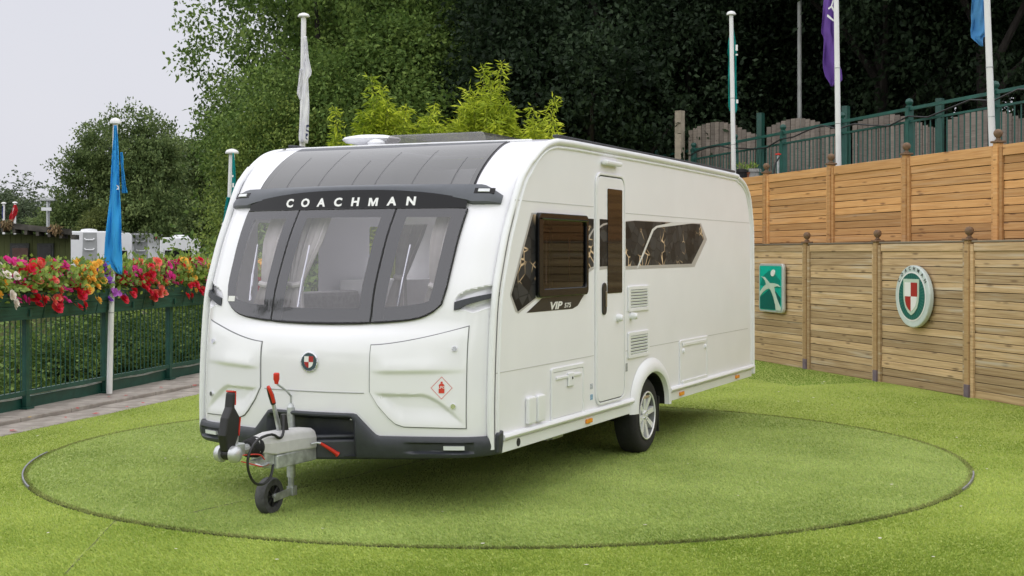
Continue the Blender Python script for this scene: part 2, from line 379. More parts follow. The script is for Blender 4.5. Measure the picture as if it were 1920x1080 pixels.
for k, (a, b, wd) in enumerate(seams):
    t = (b - a) / np.hypot(*(b - a)); nn = np.array([-t[1], t[0]]); zz0 = .0115 if k in (0, 2) else .0035; P = []
    for q in range(31):
        c = a + (b - a) * q / 30; w_ = .5 * wd * (.4 + .6 * abs(math.sin(q * 1.3 + k)))
        P += [(c[0] + nn[0] * w_, c[1] + nn[1] * w_, zz0), (c[0] - nn[0] * w_, c[1] - nn[1] * w_, zz0)]
    link('turf_seam', raw(P, [(2 * q, 2 * q + 1, 2 * q + 3, 2 * q + 2) for q in range(30)]), seam_m, tt if k in (0, 2) else turf)
x, y = blades(1150000)
rad = np.hypot(x - TC.x, y - TC.y)
ok = in_yard(x, y) & ~((rad > TR - .004) & (rad < TR + .017))
for a, b, wd in seams:
    t = b - a; L_ = np.hypot(*t); t = t / L_; s_ = (x - a[0]) * t[0] + (y - a[1]) * t[1]; dd = np.abs((x - a[0]) * -t[1] + (y - a[1]) * t[0] + .012 * np.sin(s_ * 9))
    ok &= ~((s_ > 0) & (s_ < L_) & (dd < wd))
x, y, rad = x[ok], y[ok], rad[ok]
def blade_co(x, y, z0):
    n = len(x); th = rng.uniform(0, 2 * np.pi, n); wd = rng.uniform(.0035, .006, n); h = rng.uniform(.007, .017, n)
    # pile direction drifts in broad patches
    dirx = np.sin(x * .9 + 1.3 * np.sin(y * .8)) * .5; diry = np.cos(y * .7 + 1.1 * np.sin(x * .6)) * .5
    lx = (rng.normal(0, 1, n) * .6 + dirx) * h; ly = (rng.normal(0, 1, n) * .6 + diry) * h
    c, s = np.cos(th) * wd, np.sin(th) * wd; z = np.full(n, z0)
    return np.stack([np.stack([x - c, y - s, z], 1), np.stack([x + c, y + s, z], 1), np.stack([x + lx, y + ly, z + h], 1)], 1)
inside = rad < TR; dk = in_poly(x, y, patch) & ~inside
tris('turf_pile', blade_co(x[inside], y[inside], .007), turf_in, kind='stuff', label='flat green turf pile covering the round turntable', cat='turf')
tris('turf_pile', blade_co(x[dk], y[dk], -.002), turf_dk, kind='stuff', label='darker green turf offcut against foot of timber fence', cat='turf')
o_ = ~inside & ~dk
qa = rng.uniform(0, 2 * np.pi, 16000); ra = TR + .012 - rng.uniform(0, .04, 16000)
tris('worn_turf_fringe', blade_co(TC.x + ra * np.cos(qa), TC.y + ra * np.sin(qa), .007), turf_mat('dry_fringe', (.25, .28, .09), (.34, .37, .13)), kind='stuff', label='brown worn fringe of fibres along the turntable rim', cat='turf')
tris('turf_pile', blade_co(x[o_], y[o_], -.002), turf_out, kind='stuff', label='yellow green turf pile around the round turntable', cat='turf')

# ------------------------------------------------------------------ left paving, railing, planters
pav_m = mat('concrete_slab', (.33, .29, .25), .9, .22, 5, bump=.35, bscale=90, col2=(.46, .41, .36), detail=8)
pav = MB().box((0, 0, 0), (.1, .1, .02)); pv = link('paving', raw([(p[0], p[1], -.03) for p in (kl(-15, -.15), kl(22, -.15), kl(22, 1.5), kl(-15, 1.5))], [(0, 1, 2, 3)]), mat('paving_bed', (.10, .085, .065), .95, .4, 6), kind='structure')
slab = []
for k, (wd_, ln) in enumerate(((.44, .9), (.66, .9))):
    me = MB().box((0, 0, -.03), (ln - .012, wd_ - .012, .06)); slab.append(raw(me.v, me.f))
for j in range(2):
    off = (-.04 + .22) if j == 0 else .73
    for i in range(24):
        p = K0 + KD * (-8 + .9 * i + .4 * j) + KN * off
        o = link('slab', slab[j], pav_m, pv); o.location = (p.x, p.y, (.006, .045)[j] + random.uniform(-.004, .004))
        o.matrix_parent_inverse = Matrix(); o.rotation_euler = (random.uniform(-.006, .006), random.uniform(-.004, .004), math.atan2(KD.y, KD.x) + random.uniform(-.004, .004))
        b = o.modifiers.new('bevel', 'BEVEL'); b.width = .008; b.segments = 2

green_m = mat('dark_green_paint', (.010, .066, .048), .42, .2, 12)
green_l = mat('faded_green_paint', (.012, .085, .065), .5, .25, 6)
rl = empty('railing', rp(3.5, 0, 0), 'dark green steel bar railing carrying the flower planters', 'railing')
def ibox(dx, dy, dz, bev=0):
    m = MB().box((0, 0, 0), (dx, dy, dz)); return raw(m.v, m.f)
def inst(name, me, m, parent, loc, rz=0, sc=None, **k):
    o = link(name, me, m, parent, **k); o.location = loc; o.rotation_euler = (0, 0, rz)
    if sc: o.scale = sc
    return o
pm = ibox(.07, .05, 1.12); foot = ibox(.15, .11, .015); barm = MB().tube([(0, 0, 0), (0, 0, .84)], .007, 6); barm = raw(barm.v, barm.f)
for i in range(-4, 6):
    p = inst('post', pm, green_m, rl, rp(1.72 * i, 0, .60), RRZ)
    inst('base_plate', foot, green_m, p, rp(1.72 * i, 0, .0555), RRZ)
bays = ibox(1.65, .04, .045)
kick = ibox(1.715, .03, .13)
capm = mat('pale_kickboard_cap', (.5, .52, .5), .6, .15, 8)
for i in range(-4, 5):
    t = 1.72 * i + .86
    inst('bottom_rail', bays, green_m, rl, rp(t, 0, .215), RRZ); inst('top_rail', bays, green_m, rl, rp(t, 0, 1.04), RRZ)
    k = inst('kickboard', kick, green_m, rl, rp(t, .05, .1), RRZ)
    cc = MB().tube([rp(t - .85 + 1.7 * j / 8, .03, .178 + .012 * math.sin(j * .8 + i)) for j in range(9)], .011, 6).build('kickboard_edge', capm, k)
    for j in range(1, 17):
        inst('bar', barm, green_m, rl, rp(1.72 * i + j * 1.72 / 17, 0, .21), 0)

# planters
trough_m = mat('planter_green_boards', (.016, .07, .05), .7, .35, 3, bump=.3, bscale=20, stretch=(1, 1, 14))
soil = mat('potting_soil', (.02, .014, .01), .95, .3, 30)
petal = {k: mat('petal_' + k, c, .6, .15, 20, island=.25, trans=.3) for k, c in dict(red=(.62, .012, .014), magenta=(.65, .015, .22), salmon=(.78, .20, .13), yellow=(.80, .52, .08), white=(.80, .74, .68), violet=(.22, .045, .45), orange=(.75, .13, .01), lilac=(.5, .12, .55)).items()}
leaf_bright = mat('bedding_leaf', (.13, .26, .03), .55, .3, 9, col2=(.34, .46, .09), island=.45, trans=.3)
def leaf_quads(cent, out, size, asp, rng, jit=1.0, droop=.3, up=0.):
    n = len(cent)
    a = out + rng.normal(0, jit, (n, 3)); a[:, 2] += up - droop * rng.random(n); a /= np.linalg.norm(a, axis=1)[:, None] + 1e-9
    b = np.cross(a, rng.normal(0, 1, (n, 3))); b /= np.linalg.norm(b, axis=1)[:, None] + 1e-9
    s = size * rng.uniform(.65, 1.3, n)[:, None]; nrm = np.cross(a, b)
    base = cent; tip = cent + a * s; mid = cent + a * s * .45 + nrm * s * .07
    return np.stack([base, mid + b * s * asp * .5, tip, mid - b * s * asp * .5], 1)
def flower_mesh(rad, seed, single=False):
    r = random.Random(seed); vs = []; fs = []
    for ly, (m, rr_, tilt) in enumerate(((6, 1, .15), (5, .72, .6), (4, .42, 1.1)) if not single else ((5, 1, .2),)):
        for i in range(m):
            q = 2 * math.pi * (i + .5 * ly) / m + r.uniform(-.2, .2); L_ = rad * rr_ * r.uniform(.85, 1.15); h = rad * .15 * ly
            c, s = math.cos(q), math.sin(q); w_ = L_ * .62; t = tilt + r.uniform(-.15, .15)
            P = lambda a, b: (c * a * math.cos(t) - s * b, s * a * math.cos(t) + c * b, h + a * math.sin(t))
            k = len(vs); vs += [P(0, 0), P(L_ * .6, -w_), P(L_, -w_ * .4), P(L_ * 1.02, w_ * .4), P(L_ * .6, w_)]; fs.append((k, k + 1, k + 2, k + 3, k + 4))
    return vs, fs
flower_me = {}
for c in petal:
    flower_me[c] = []
    for sd_ in range(2):
        v_, f_ = flower_mesh(.052 if c in ('red', 'salmon', 'orange', 'yellow', 'white') else .036, sd_ * 7 + len(c), c in ('violet', 'lilac'))
        if c in ('violet', 'lilac', 'magenta'):           # small florets grouped in a head
            V = []; Fc = []; rr2 = random.Random(sd_)
            for q in range(6):
                ox, oy, oz = rr2.uniform(-.035, .035), rr2.uniform(-.035, .035), rr2.uniform(-.01, .02); k = len(V)
                V += [(a * .7 + ox, b * .7 + oy, cc * .7 + oz) for a, b, cc in v_[:25]]; Fc += [tuple(i + k for i in f) for f in f_[:5]]
            v_, f_ = V, Fc
        me = raw(v_, f_); me.materials.append(petal[c]); flower_me[c].append(me)
g2 = np.random.default_rng(11); plant_me = []
for kx in range(3):
    n_ = 330; c_ = g2.normal(0, 1, (n_, 3)) * np.array([.14, .10, .09]); c_[:, 2] = np.abs(c_[:, 2]) * 1.3 + .01
    tr_ = g2.random(n_) < .07; c_[tr_, 1] -= .12; c_[tr_, 2] -= g2.uniform(.03, .15, tr_.sum())
    o_ = c_ / (np.linalg.norm(c_, axis=1)[:, None] + 1e-6)
    q_ = leaf_quads(c_, o_, .062, .75, g2, .8, .3, .3)
    ob = quads('foliage', q_, leaf_bright); plant_me.append(ob.data); bpy.data.objects.remove(ob)
kinds = [('red', 'red begonias'), ('magenta', 'magenta petunias'), ('salmon', 'salmon trailing begonias'), ('yellow', 'yellow begonias'), ('white', 'white blooms'), ('violet', 'violet lobelia'), ('orange', 'orange begonias'), ('lilac', 'lilac petunias')]
npl = 0
for i in range(-3, 6):
    t0 = 1.15 * i + .1; tw = 'crossed by the blue flag pole' if i == 1 else ('%s from blue flag pole, %s side' % (['', 'first', 'second', 'third', 'fourth'][abs(i - 1)], 'shed' if i < 1 else 'caravan'))
    pl = empty('planter_trough', rp(t0 + .57, -.02, .99), 'dark green timber planter trough on the railing, ' + tw, 'planter', 'flower troughs along the railing')
    sec = [(-.19, 1.27), (-.13, .995), (.11, .995), (.17, 1.27)]
    def bd(a, b, th, nm):
        A, B = Vector((0, a[0], a[1])), Vector((0, b[0], b[1])); dr = (B - A).normalized(); nn = Vector((0, -dr.z, dr.y)) * th
        q = [A, B, B + nn, A + nn]; vs_ = [rp(t0 + s_, p_.y, p_.z) for s_ in (.008, 1.142) for p_ in q]
        MB().add(vs_, [(0, 1, 2, 3), (7, 6, 5, 4), (0, 4, 5, 1), (1, 5, 6, 2), (2, 6, 7, 3), (3, 7, 4, 0)]).build(nm, trough_m, pl, bevel=.004)
    bd((-.19, 1.262), (-.162, 1.134), .02, 'front_board'); bd((-.1615, 1.130), (-.132, .998), .02, 'front_board'); bd((.172, 1.262), (.112, .998), -.02, 'back_board'); bd((-.13, .99), (.11, .99), .015, 'base_board')
    MB().add([rp(t0 + s_, y_, 1.235) for s_, y_ in ((.02, -.16), (1.13, -.16), (1.13, .145), (.02, .145))], [(0, 1, 2, 3)]).build('soil', soil, pl)
    for sd_ in (.25, .85): MB().box(rp(t0 + sd_, -.168, 1.06), (.035, .02, .075), Matrix.Rotation(RRZ, 3, 'Z')).build('bracket', green_m, pl, bevel=.004)
    for k in range(5):
        npl += 1; main = kinds[[0, 1, 3, 0, 1, 2, 0, 1, 3, 5, 3, 0, 1, 2, 0, 4, 7, 0, 3, 1, 0, 2, 1][(npl * 7) % 23]]
        b0 = rp(t0 + .12 + .23 * k, random.uniform(-.06, .03), 1.27 + random.uniform(0, .05))
        pt = empty('bedding_plant', b0, '%s, %s in trough %s' % (main[1].replace(' trailing', ''), ['shed end', 'second', 'middle', 'fourth', 'caravan end'][k], tw.replace(', ', ' ')), 'plant', main[1] + ' in the troughs')
        fo = inst('foliage', plant_me[npl % 3], None, pt, b0, RRZ + random.uniform(-.3, .3), [random.uniform(.9, 1.2)] * 2 + [random.uniform(.9, 1.25)])
        for q in range(14):
            c = main[0]
            lo = random.random() < (.34 if main[0] in ('red', 'salmon') else .10)
            if lo: ly, lz = -random.uniform(.2, .26), random.uniform(-.2, .04)
            else: ly, lz = random.uniform(-.22, .05), random.uniform(.03, .28)
            lx = random.uniform(-.15, .15); p_ = b0 + RD * lx + RN * ly + Vector((0, 0, lz))
            fl = inst('flower', flower_me[c][q % 2], None, pt, p_, 0, [random.uniform(.85, 1.4)] * 3)
            fl.rotation_euler = (random.uniform(.5, 1.4), random.uniform(-.4, .4), RRZ + random.uniform(-.6, .6))

# ------------------------------------------------------------------ timber fences
low_wood = wood('weathered_fence_wood', (.40, .26, .125), (.68, .49, .28), (.14, .085, .045), streak=.55)
low_post = wood('fence_post_wood', (.46, .28, .12), (.62, .42, .21), (.13, .07, .03))
up_wood = wood('stained_fence_wood', (.54, .26, .085), (.74, .42, .17), (.17, .07, .025), streak=.15)
cap_wood = wood('grey_capping_wood', (.20, .16, .11), (.31, .26, .19), (.08, .06, .04))
finial_m = mat('finial_wood', (.17, .10, .055), .7, .25, 20)
boot_m = mat('post_shoe_metal', (.16, .12, .15), .6, .15, 20)
fin = MB().box((0, 0, .0), (.13, .13, .025)); fin = raw(fin.v, fin.f)
ball = MB().lathe([(.001, .0), (.045, .004), (.05, .012), (.025, .03), (.03, .045), (.052, .065), (.064, .1), (.06, .128), (.04, .155), (.001, .166)], n=16); ball = raw(ball.v, ball.f); ball.polygons.foreach_set('use_smooth', [True] * len(ball.polygons))
def fence(name, label, posts, back, z0, z1, bh, toprail, m, pmat, fin_at, foot=True, skirt=0):
    root = empty(name, fp((posts[0] + posts[-1]) / 2, back, z0), label, 'fence')
    post_me = ibox(.085, .09, z1 - z0 + .02); bat = ibox(.055, .035, z1 - z0 - .02)
    for s_ in posts:
        p = inst('post', post_me, pmat, root, fp(s_, back + .0, (z0 + z1) / 2 + .01), FRZ, bevel=.006)
        if s_ in fin_at:
            inst('post_cap', fin, finial_m, p, fp(s_, back, z1 + .0335), FRZ, bevel=.006); inst('finial', ball, finial_m, p, fp(s_, back, z1 + .046), 0, (.84, .84, .84))
        if foot:
            b_ = MB().box(fp(s_, back - .004, z0 + .085), (.092, .092, .17), Matrix.Rotation(FRZ, 3, 'Z')).build('post_shoe', boot_m, p, bevel=.004)
        for sg in (-1, 1): inst('batten', bat, m, root, fp(s_ + sg * .0745, back - .008, (z0 + z1) / 2 - .012), FRZ, bevel=.004)
    nb = int(round((z1 - z0 - toprail - .02) / bh)); h_ = (z1 - z0 - toprail - .02) / nb
    bme = ibox(1, .02, h_ - .007); tme = ibox(1, .035, toprail - .006)
    for a, b in zip(posts, posts[1:]):
        L_ = (b - a) - .21; c = (a + b) / 2
        for k in range(nb):
            o = inst('board', bme, m, root, fp(c, back + .012 + random.uniform(-.005, .005), z0 + .02 + h_ * (k + .5)), FRZ, (L_, 1, 1), bevel=.003)
            o.rotation_euler = (random.uniform(-.02, .02), random.uniform(-.0035, .0035), FRZ)
        inst('top_board', tme, m, root, fp(c, back + .002, z1 - toprail / 2 - .003), FRZ, (L_ - .004, 1, 1), bevel=.004)
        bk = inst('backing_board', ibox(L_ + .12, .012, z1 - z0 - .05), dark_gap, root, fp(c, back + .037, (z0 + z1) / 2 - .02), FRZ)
    return root
lp = [-8.1, -6.08, -4.06, -2.03, 0, 1.98, 4.05, 6.1, 8.15, 10.2, 12.25, 14.3, 16.35]
fence('timber_fence', 'weathered pale brown horizontal board fence rising from the lawn edge', lp, 0, -.02, 1.80, .0965, .1, low_wood, low_post, lp)
upo = [-8.2, -6.15, -4.08, -1.97, .16, 2.19, 4.17, 6.2, 8.2, 10.25, 12.3, 14.35, 16.4]
uf = fence('timber_fence', 'orange stained upper tier fence of horizontal boards above the weathered fence', upo, .3, 1.72, 2.93, .093, .13, up_wood, up_wood, upo, foot=False)
cpr = empty('fence_capping', fp(1, .1, 1.80), 'grey weathered plank ledge lying along top of the lower fence', 'ledge')
cpm = ibox(1, .085, .022)
for a, b in zip(lp, lp[1:]):
    for kk, (bk, zz) in enumerate(((.012, 1.812), (.105, 1.812), (.198, 1.812))):
        inst('plank', cpm, cap_wood, cpr, fp((a + b) / 2, bk + .01, zz), FRZ, ((b - a) - .14 if kk == 0 else (b - a) - .004, 1, 1), bevel=.004)
# retaining earth behind
MB().prism([(.36, -.1), (5.0, -.1), (5.0, 2.62), (.36, 2.62)], lambda a, b: fp(-16, a, b), lambda a, b: fp(14, a, b)).build('terrace', gm, kind='structure')

# signs on the lower fence
def on_fence(a, b, out): return fp(a, -out, b)
def fprism(poly, o0, o1): return MB().prism(poly, lambda a, b: on_fence(a, b, o0), lambda a, b: on_fence(a, b, o1))
sil = mat('silver_sign_frame', (.55, .58, .57), .35, .06, 10, metal=.35)
teal = mat('teal_sign_enamel', (.0, .42, .32), .3, .1, 3); teal_d = mat('deep_teal_enamel', (.0, .11, .09), .3, .1, 3)
pale = mat('pale_green_enamel', (.50, .60, .50), .35, .08, 4); wht = mat('white_sign_enamel', (.78, .78, .76), .35); redq = mat('red_sign_enamel', (.36, .018, .016), .4)
sg = empty('wall_sign', fp(-1.05, -.03, .78), 'rectangular teal sign with pale swooping emblem and white dot on fence', 'sign')
a0_, a1_, b0_, b1_ = -1.47, -.63, .78, 1.52
fprism(rrect(a0_, a1_, b0_, b1_, .07), .022, .07).build('frame', sil, sg, bevel=.012)
fprism(rrect(a0_ + .05, a1_ - .05, b0_ + .035, b1_ - .035, .03), .0705, .074).build('panel', teal, sg)
sc = lambda P: [(a0_ + .84 * x_, b0_ + .74 * y_) for x_, y_ in P]
fprism(sc([(.08, .06), (.9, .06), (.92, .3), (.75, .42), (.55, .5), (.4, .45), (.08, .3)]), .0745, .077).build('lower_field', teal_d, sg)
fprism(sc([(.08, .55), (.2, .74), (.45, .86), (.7, .78), (.9, .66), (.9, .5), (.5, .52)]), .0742, .0762).build('dome_field', mat('mid_teal', (.0, .22, .17), .3), sg)
fprism(sc([(.12, .73), (.28, .72), (.42, .64), (.48, .60), (.66, .60), (.82, .58), (.93, .53), (.80, .545), (.68, .52), (.70, .42), (.80, .26), (.94, .10), (.94, .05), (.74, .05), (.72, .16), (.64, .32), (.54, .45), (.47, .49), (.34, .46), (.2, .40), (.08, .31), (.08, .41), (.2, .50), (.34, .57), (.30, .65), (.22, .70)]), .0775, .084).build('swoop_emblem', pale, sg)
fprism([(a0_ + .84 * (.62 + .085 * math.cos(q) + .02 * math.sin(q)), b0_ + .74 * (.81 + .07 * math.sin(q))) for q in [2 * math.pi * i / 16 for i in range(16)]], .0775, .084).build('dot', wht, sg)
ov = empty('wall_sign', fp(2.955, -.03, .76), 'oval silver crest sign with red and white quartered shield on fence', 'sign')
oc, ocz, ora, orb = 2.955, 1.14, .395, .385
ell = lambda k, n=48, s=1: [(oc + ora * k * math.cos(2 * math.pi * i / n), ocz + orb * (k if s == 1 else s) * math.sin(2 * math.pi * i / n)) for i in range(n)]
fprism(ell(1), .022, .085).build('rim', mat('sage_silver_rim', (.55, .62, .60), .4, .08, 5), ov, bevel=.014)
fprism(ell(.80), .0855, .089).build('inner_band', wht, ov)
fprism(ell(.75), .0895, .0925).build('field', teal_d, ov)
for i in range(40):
    q = 2 * math.pi * i / 40
    P = [(oc + ora * k * math.cos(q + dq), ocz + orb * k * math.sin(q + dq)) for k, dq in ((.52, -.01), (.73, -.03), (.73, .03), (.52, .01))]
    fprism(P, .0926, .0938).build('ray', mat('ray_teal', (.05, .17, .14), .4), ov)
shd = lambda k: [(oc + .165 * k * x_, ocz + .20 * k * y_ + .0) for x_, y_ in [(-1, 1), (1, 1), (1, .1), (.93, -.3), (.75, -.65), (.4, -.92), (0, -1.08), (-.4, -.92), (-.75, -.65), (-.93, -.3), (-1, .1)]]
fprism(shd(1.08), .094, .100).build('shield_border', pale, ov)
def quarter(sx, sy):
    P = shd(.86); cx_, cz_ = oc, ocz + .0
    q = [(a, b) for a, b in P if (a - cx_) * sx >= -1e-6 and (b - cz_) * sy >= -1e-6]
    edge_x = max(q, key=lambda p: abs(p[0] - cx_))[0]
    q += [(edge_x, cz_), (cx_, cz_)] + ([(cx_, max(P, key=lambda p: p[1])[1])] if sy > 0 else [])
    m_ = (sum(a for a, b in q) / len(q), sum(b for a, b in q) / len(q))
    return sorted(set(q), key=lambda p: math.atan2(p[1] - m_[1], p[0] - m_[0]))
for sx, sy, mm in ((-1, 1, wht), (1, 1, redq), (-1, -1, redq), (1, -1, wht)): fprism(quarter(sx, sy), .1005, .104).build('shield_quarter', mm, ov)
for i, ch in enumerate('COACHMAN'):
    q = R(146 - i * 112 / 7); me = text_mesh(ch, .066, .001, .001); rot = q - math.pi / 2
    place_mesh(me, lambda x_, y_, z_: on_fence(oc + ora * .9 * math.cos(q) + (x_ * math.cos(rot) - y_ * math.sin(rot)), ocz + orb * .9 * math.sin(q) + (x_ * math.sin(rot) + y_ * math.cos(rot)), .087 + z_))
    link('letter', me, black_pl, ov)

# ------------------------------------------------------------------ terrace railing and the arched panel fence behind it
tr_ = empty('railing', fp(-1, 1.1, 2.62), 'faded green bar railing with ball topped posts on the terrace', 'railing')
tp = [-8.9, -6.9, -4.95, -3.01, -1.0, .93, 2.94, 4.95, 6.95]
tpm = MB().box((0, 0, .56), (.085, .085, 1.12)); tpm.lathe([(.001, 1.12), (.05, 1.125), (.05, 1.14), (.03, 1.15), (.05, 1.18), (.055, 1.2), (.04, 1.235), (.001, 1.25)], n=12); tpm = raw(tpm.v, tpm.f)
for s_ in tp: inst('post', tpm, green_l, tr_, fp(s_, 1.1, 2.6), FRZ)
for a, b in zip(tp, tp[1:]):
    for z_, h_ in ((3.70, .045), (3.52, .03), (2.75, .03)): inst('rail', ibox(1, .035, h_), green_l, tr_, fp((a + b) / 2, 1.1, z_), FRZ, (b - a - .09, 1, 1))
    nb = 15
    tb = raw(*(lambda m_: (m_.v, m_.f))(MB().tube([(0, 0, 2.75), (0, 0, 3.53)], .0095, 6)))
    for k in range(1, nb): inst('bar', tb, green_l, tr_, fp(a + (b - a) * k / nb, 1.1, 0), 0)
cb_ = MB().tube([fp(-7 + .5 * i, 1.04, 3.62 + .1 * math.sin(i * .7) * (i % 4 != 0) - .03) for i in range(28)], .012, 6)
cb_.build('hanging_cable', black_pl, label='black cable slung loosely along the terrace railing', cat='cable', smooth=True)

grey_fence = wood('silvered_panel_wood', (.16, .13, .105), (.27, .23, .19), (.07, .05, .04))
A_ = Vector((*at(1284, 27.0), 0)); B_ = Vector((*at(1960, 22.2), 0)); PD = (B_ - A_).normalized(); PRZ = math.atan2(PD.y, PD.x); PLn = (B_ - A_).length
pf = empty('panel_fence', A_ + Vector((0, 0, 2.6)), 'silvered vertical board fence with arched tops behind the terrace railing', 'fence')
inst('end_post', ibox(.14, .14, 2.3), mat('concrete_post', (.42, .36, .28), .85, .15, 10, bump=.2), pf, A_ - PD * .12 + Vector((0, 0, 3.35)), PRZ)
npn = int(PLn / 1.78) + 1; zb_ = 4.13
for k in range(npn):
    pw = 1.78; s0 = k * pw
    if k: inst('post', ibox(.11, .11, 2.25), green_m, pf, A_ + PD * (s0 - .03) - Vector((-PD.y, PD.x, 0)) * 0.02 + Vector((0, 0, 3.2)), PRZ)
    for j in range(16):
        t = (j + .5) / 16; zt = zb_ - .08 * k * .6 + .17 * math.sin(math.pi * min(1, t * 1.15)) - .16 * t ** 2 - .05
        me = ibox(.092, .016, zt - 2.5); inst('board', me, grey_fence, pf, A_ + PD * (s0 + .09 + t * (pw - .14)) + Vector((0, 0, (zt + 2.5) / 2)) + Vector((-PD.y, PD.x, 0)) * (.008 * (j % 2)), PRZ)
    inst('back_rail', ibox(1.62, .04, .06), grey_fence, pf, A_ + PD * (s0 + pw / 2) + Vector((-PD.y, PD.x, 0)) * .05 * -1 + Vector((0, 0, 3.2)), PRZ)

# ------------------------------------------------------------------ the caravan
W = 2.30
cv = empty('caravan', (3.0, 1.15, 0), 'white touring caravan with dark sunroof parked on the round turf turntable', 'caravan')
PROF = [(-.085, .42), (-.09, .54), (-.09, .73), (-.07, 1.07), (-.03, 1.38), (.05, 1.61), (.14, 1.81), (.27, 2.02), (.39, 2.18), (.55, 2.31), (.71, 2.40), (.84, 2.445), (.98, 2.47)]
def prof_smooth(P, n=8):
    out_ = []
    for i in range(len(P) - 1):
        p0, p1, p2, p3 = P[max(i - 1, 0)], P[i], P[i + 1], P[min(i + 2, len(P) - 1)]
        for k in range(n):
            t = k / n
            out_.append(tuple(.5 * (2 * b + (c - a) * t + (2 * a - 5 * b + 4 * c - d) * t * t + (3 * b - a - 3 * c + d) * t ** 3) for a, b, c, d in zip(p0, p1, p2, p3)))
    return out_ + [P[-1]]
FP = prof_smooth(PROF)
XE = [(z, x_) for x_, z in FP]
BOW = [(.4, .265), (.6, .28), (.8, .29), (1.0, .30), (1.08, .29), (1.14, .27), (1.19, .235), (1.24, .212), (1.4, .20), (1.7, .175), (1.95, .15), (2.05, .14), (2.2, .105), (2.35, .06), (2.47, .02)]
def FS(y, z, off=0.):
    """point on the caravan's front, pushed out by off"""
    def base(y, z):
        t = abs(y - W / 2) / (W / 2); d = min(y, W - y); rc = .20
        x_ = interp(z, XE) - sinterp(z, BOW) * max(0, 1 - t * t) ** 1.35
        if d < rc: x_ += (rc - math.sqrt(max(0, rc * rc - (rc - d) ** 2))) * 1.12 * (1 - .75 * max(0, min(1, (z - 1.9) / .5)))
        lift = .002 * max(0, (z - 2.2) / .27) ** 2 * max(0, 1 - t ** 4)
        return Vector((x_, y, z + lift))
    p = base(y, z)
    if off:
        e = 2e-3; y0 = min(max(y, e), W - e); z0 = min(max(z, .42 + e), 2.468 - e)
        a = base(y0 + e, z0) - base(y0 - e, z0); b = base(y0, z0 + e) - base(y0, z0 - e)
        p = p + b.cross(a).normalized() * off * (1 if b.cross(a).x < 0 or z > 2.4 else -1)
    return p
def patch_grid(name, ylim, zlo, zhi, off, m, parent, ny=30, nz=16, disp=None, skirt=None, **k):
    """panel lying on the front between curves zlo(y), zhi(y); off proud; skirted back to the surface"""
    vs_ = []; fs_ = []
    for i in range(ny + 1):
        y = ylim[0] + (ylim[1] - ylim[0]) * i / ny; a, b = zlo(y), zhi(y)
        for j in range(nz + 1):
            z = a + (b - a) * j / nz; vs_.append(FS(y, z, off + (disp(y, z) if disp else 0)))
    Q = nz + 1
    for i in range(ny):
        for j in range(nz): fs_.append((i * Q + j, i * Q + j + 1, (i + 1) * Q + j + 1, (i + 1) * Q + j))
    rimi = [i * Q for i in range(ny + 1)] + [ny * Q + j for j in range(1, nz + 1)] + [i * Q + nz for i in range(ny - 1, -1, -1)] + [j for j in range(nz - 1, 0, -1)]
    k0 = len(vs_)
    for i, j in [(r // Q, r % Q) for r in rimi]:
        y = ylim[0] + (ylim[1] - ylim[0]) * i / ny; a, b = zlo(y), zhi(y); z = a + (b - a) * j / nz
        vs_.append(FS(y, z, -.004 if skirt is None else skirt))
    n_ = len(rimi)
    for q in range(n_): fs_.append((rimi[q], rimi[(q + 1) % n_], k0 + (q + 1) % n_, k0 + q))
    o = MB().add(vs_, fs_).build(name, m, parent, smooth=True, **k); return o

# --- shell: front skin (with the windscreen opening), roof, rear, off side
WT, WB = lambda y: 1.962 - .012 * abs((y - W / 2) / .86) ** 2, lambda y: 1.205 + .06 * (abs(y - W / 2) / .86) ** 2.2 + .09 * (abs(y - W / 2) / .86) ** 14
WY0 = lambda z: interp(z, [(1.2, .36), (1.30, .335), (1.45, .305), (1.7, .295), (1.96, .285)])
vs_ = []; fs_ = []; YS = []
yy = [.01 * i for i in range(28)] + [.30] + [.33 + (W - .66) * i / 40 for i in range(41)]; yy += [W - a for a in reversed(yy[:29])]
zz = [.42 + .02 * i for i in range(38)] + [1.18 + .8 * i / 80 for i in range(81)] + [1.985 + .485 * (i / 30) for i in range(1, 31)]
def in_grab(y, z):
    d = min(y, W - y); return .024 < d < .244 and interp(d, [(.02, 1.338), (.05, 1.318), (.13, 1.282), (.18, 1.300), (.25, 1.296)]) + .007 < z < interp(d, [(.02, 1.462), (.045, 1.474), (.18, 1.435), (.225, 1.41), (.25, 1.37)]) - .007
def under_locker(y, z):
    a = abs(y - W / 2); return .50 < a < .97 and interp(a, [(.5, .70), (.6, .60), (.97, .59)]) < z < .78
for z in zz:
    for y in yy: vs_.append(FS(y, z, -.04 if under_locker(y, z) else 0))
NQ = len(yy)
for j in range(len(zz) - 1):
    for i in range(NQ - 1):
        ym, zm = (yy[i] + yy[i + 1]) / 2, (zz[j] + zz[j + 1]) / 2
        if .37 < ym < W - .37 and WB(ym) + .03 < zm < WT(ym) - .03: continue
        if .34 < ym < W - .34 and 2.12 < zm < 2.42: continue
        if in_grab(ym, zm): continue
        if zm < interp(abs(ym - W / 2), [(0, .632), (.285, .632), (.36, .55), (.45, .485), (1.15, .48)]): continue
        fs_.append((j * NQ + i, j * NQ + i + 1, (j + 1) * NQ + i + 1, (j + 1) * NQ + i))
MB().add(vs_, fs_).build('front_panel', white, cv, smooth=True)
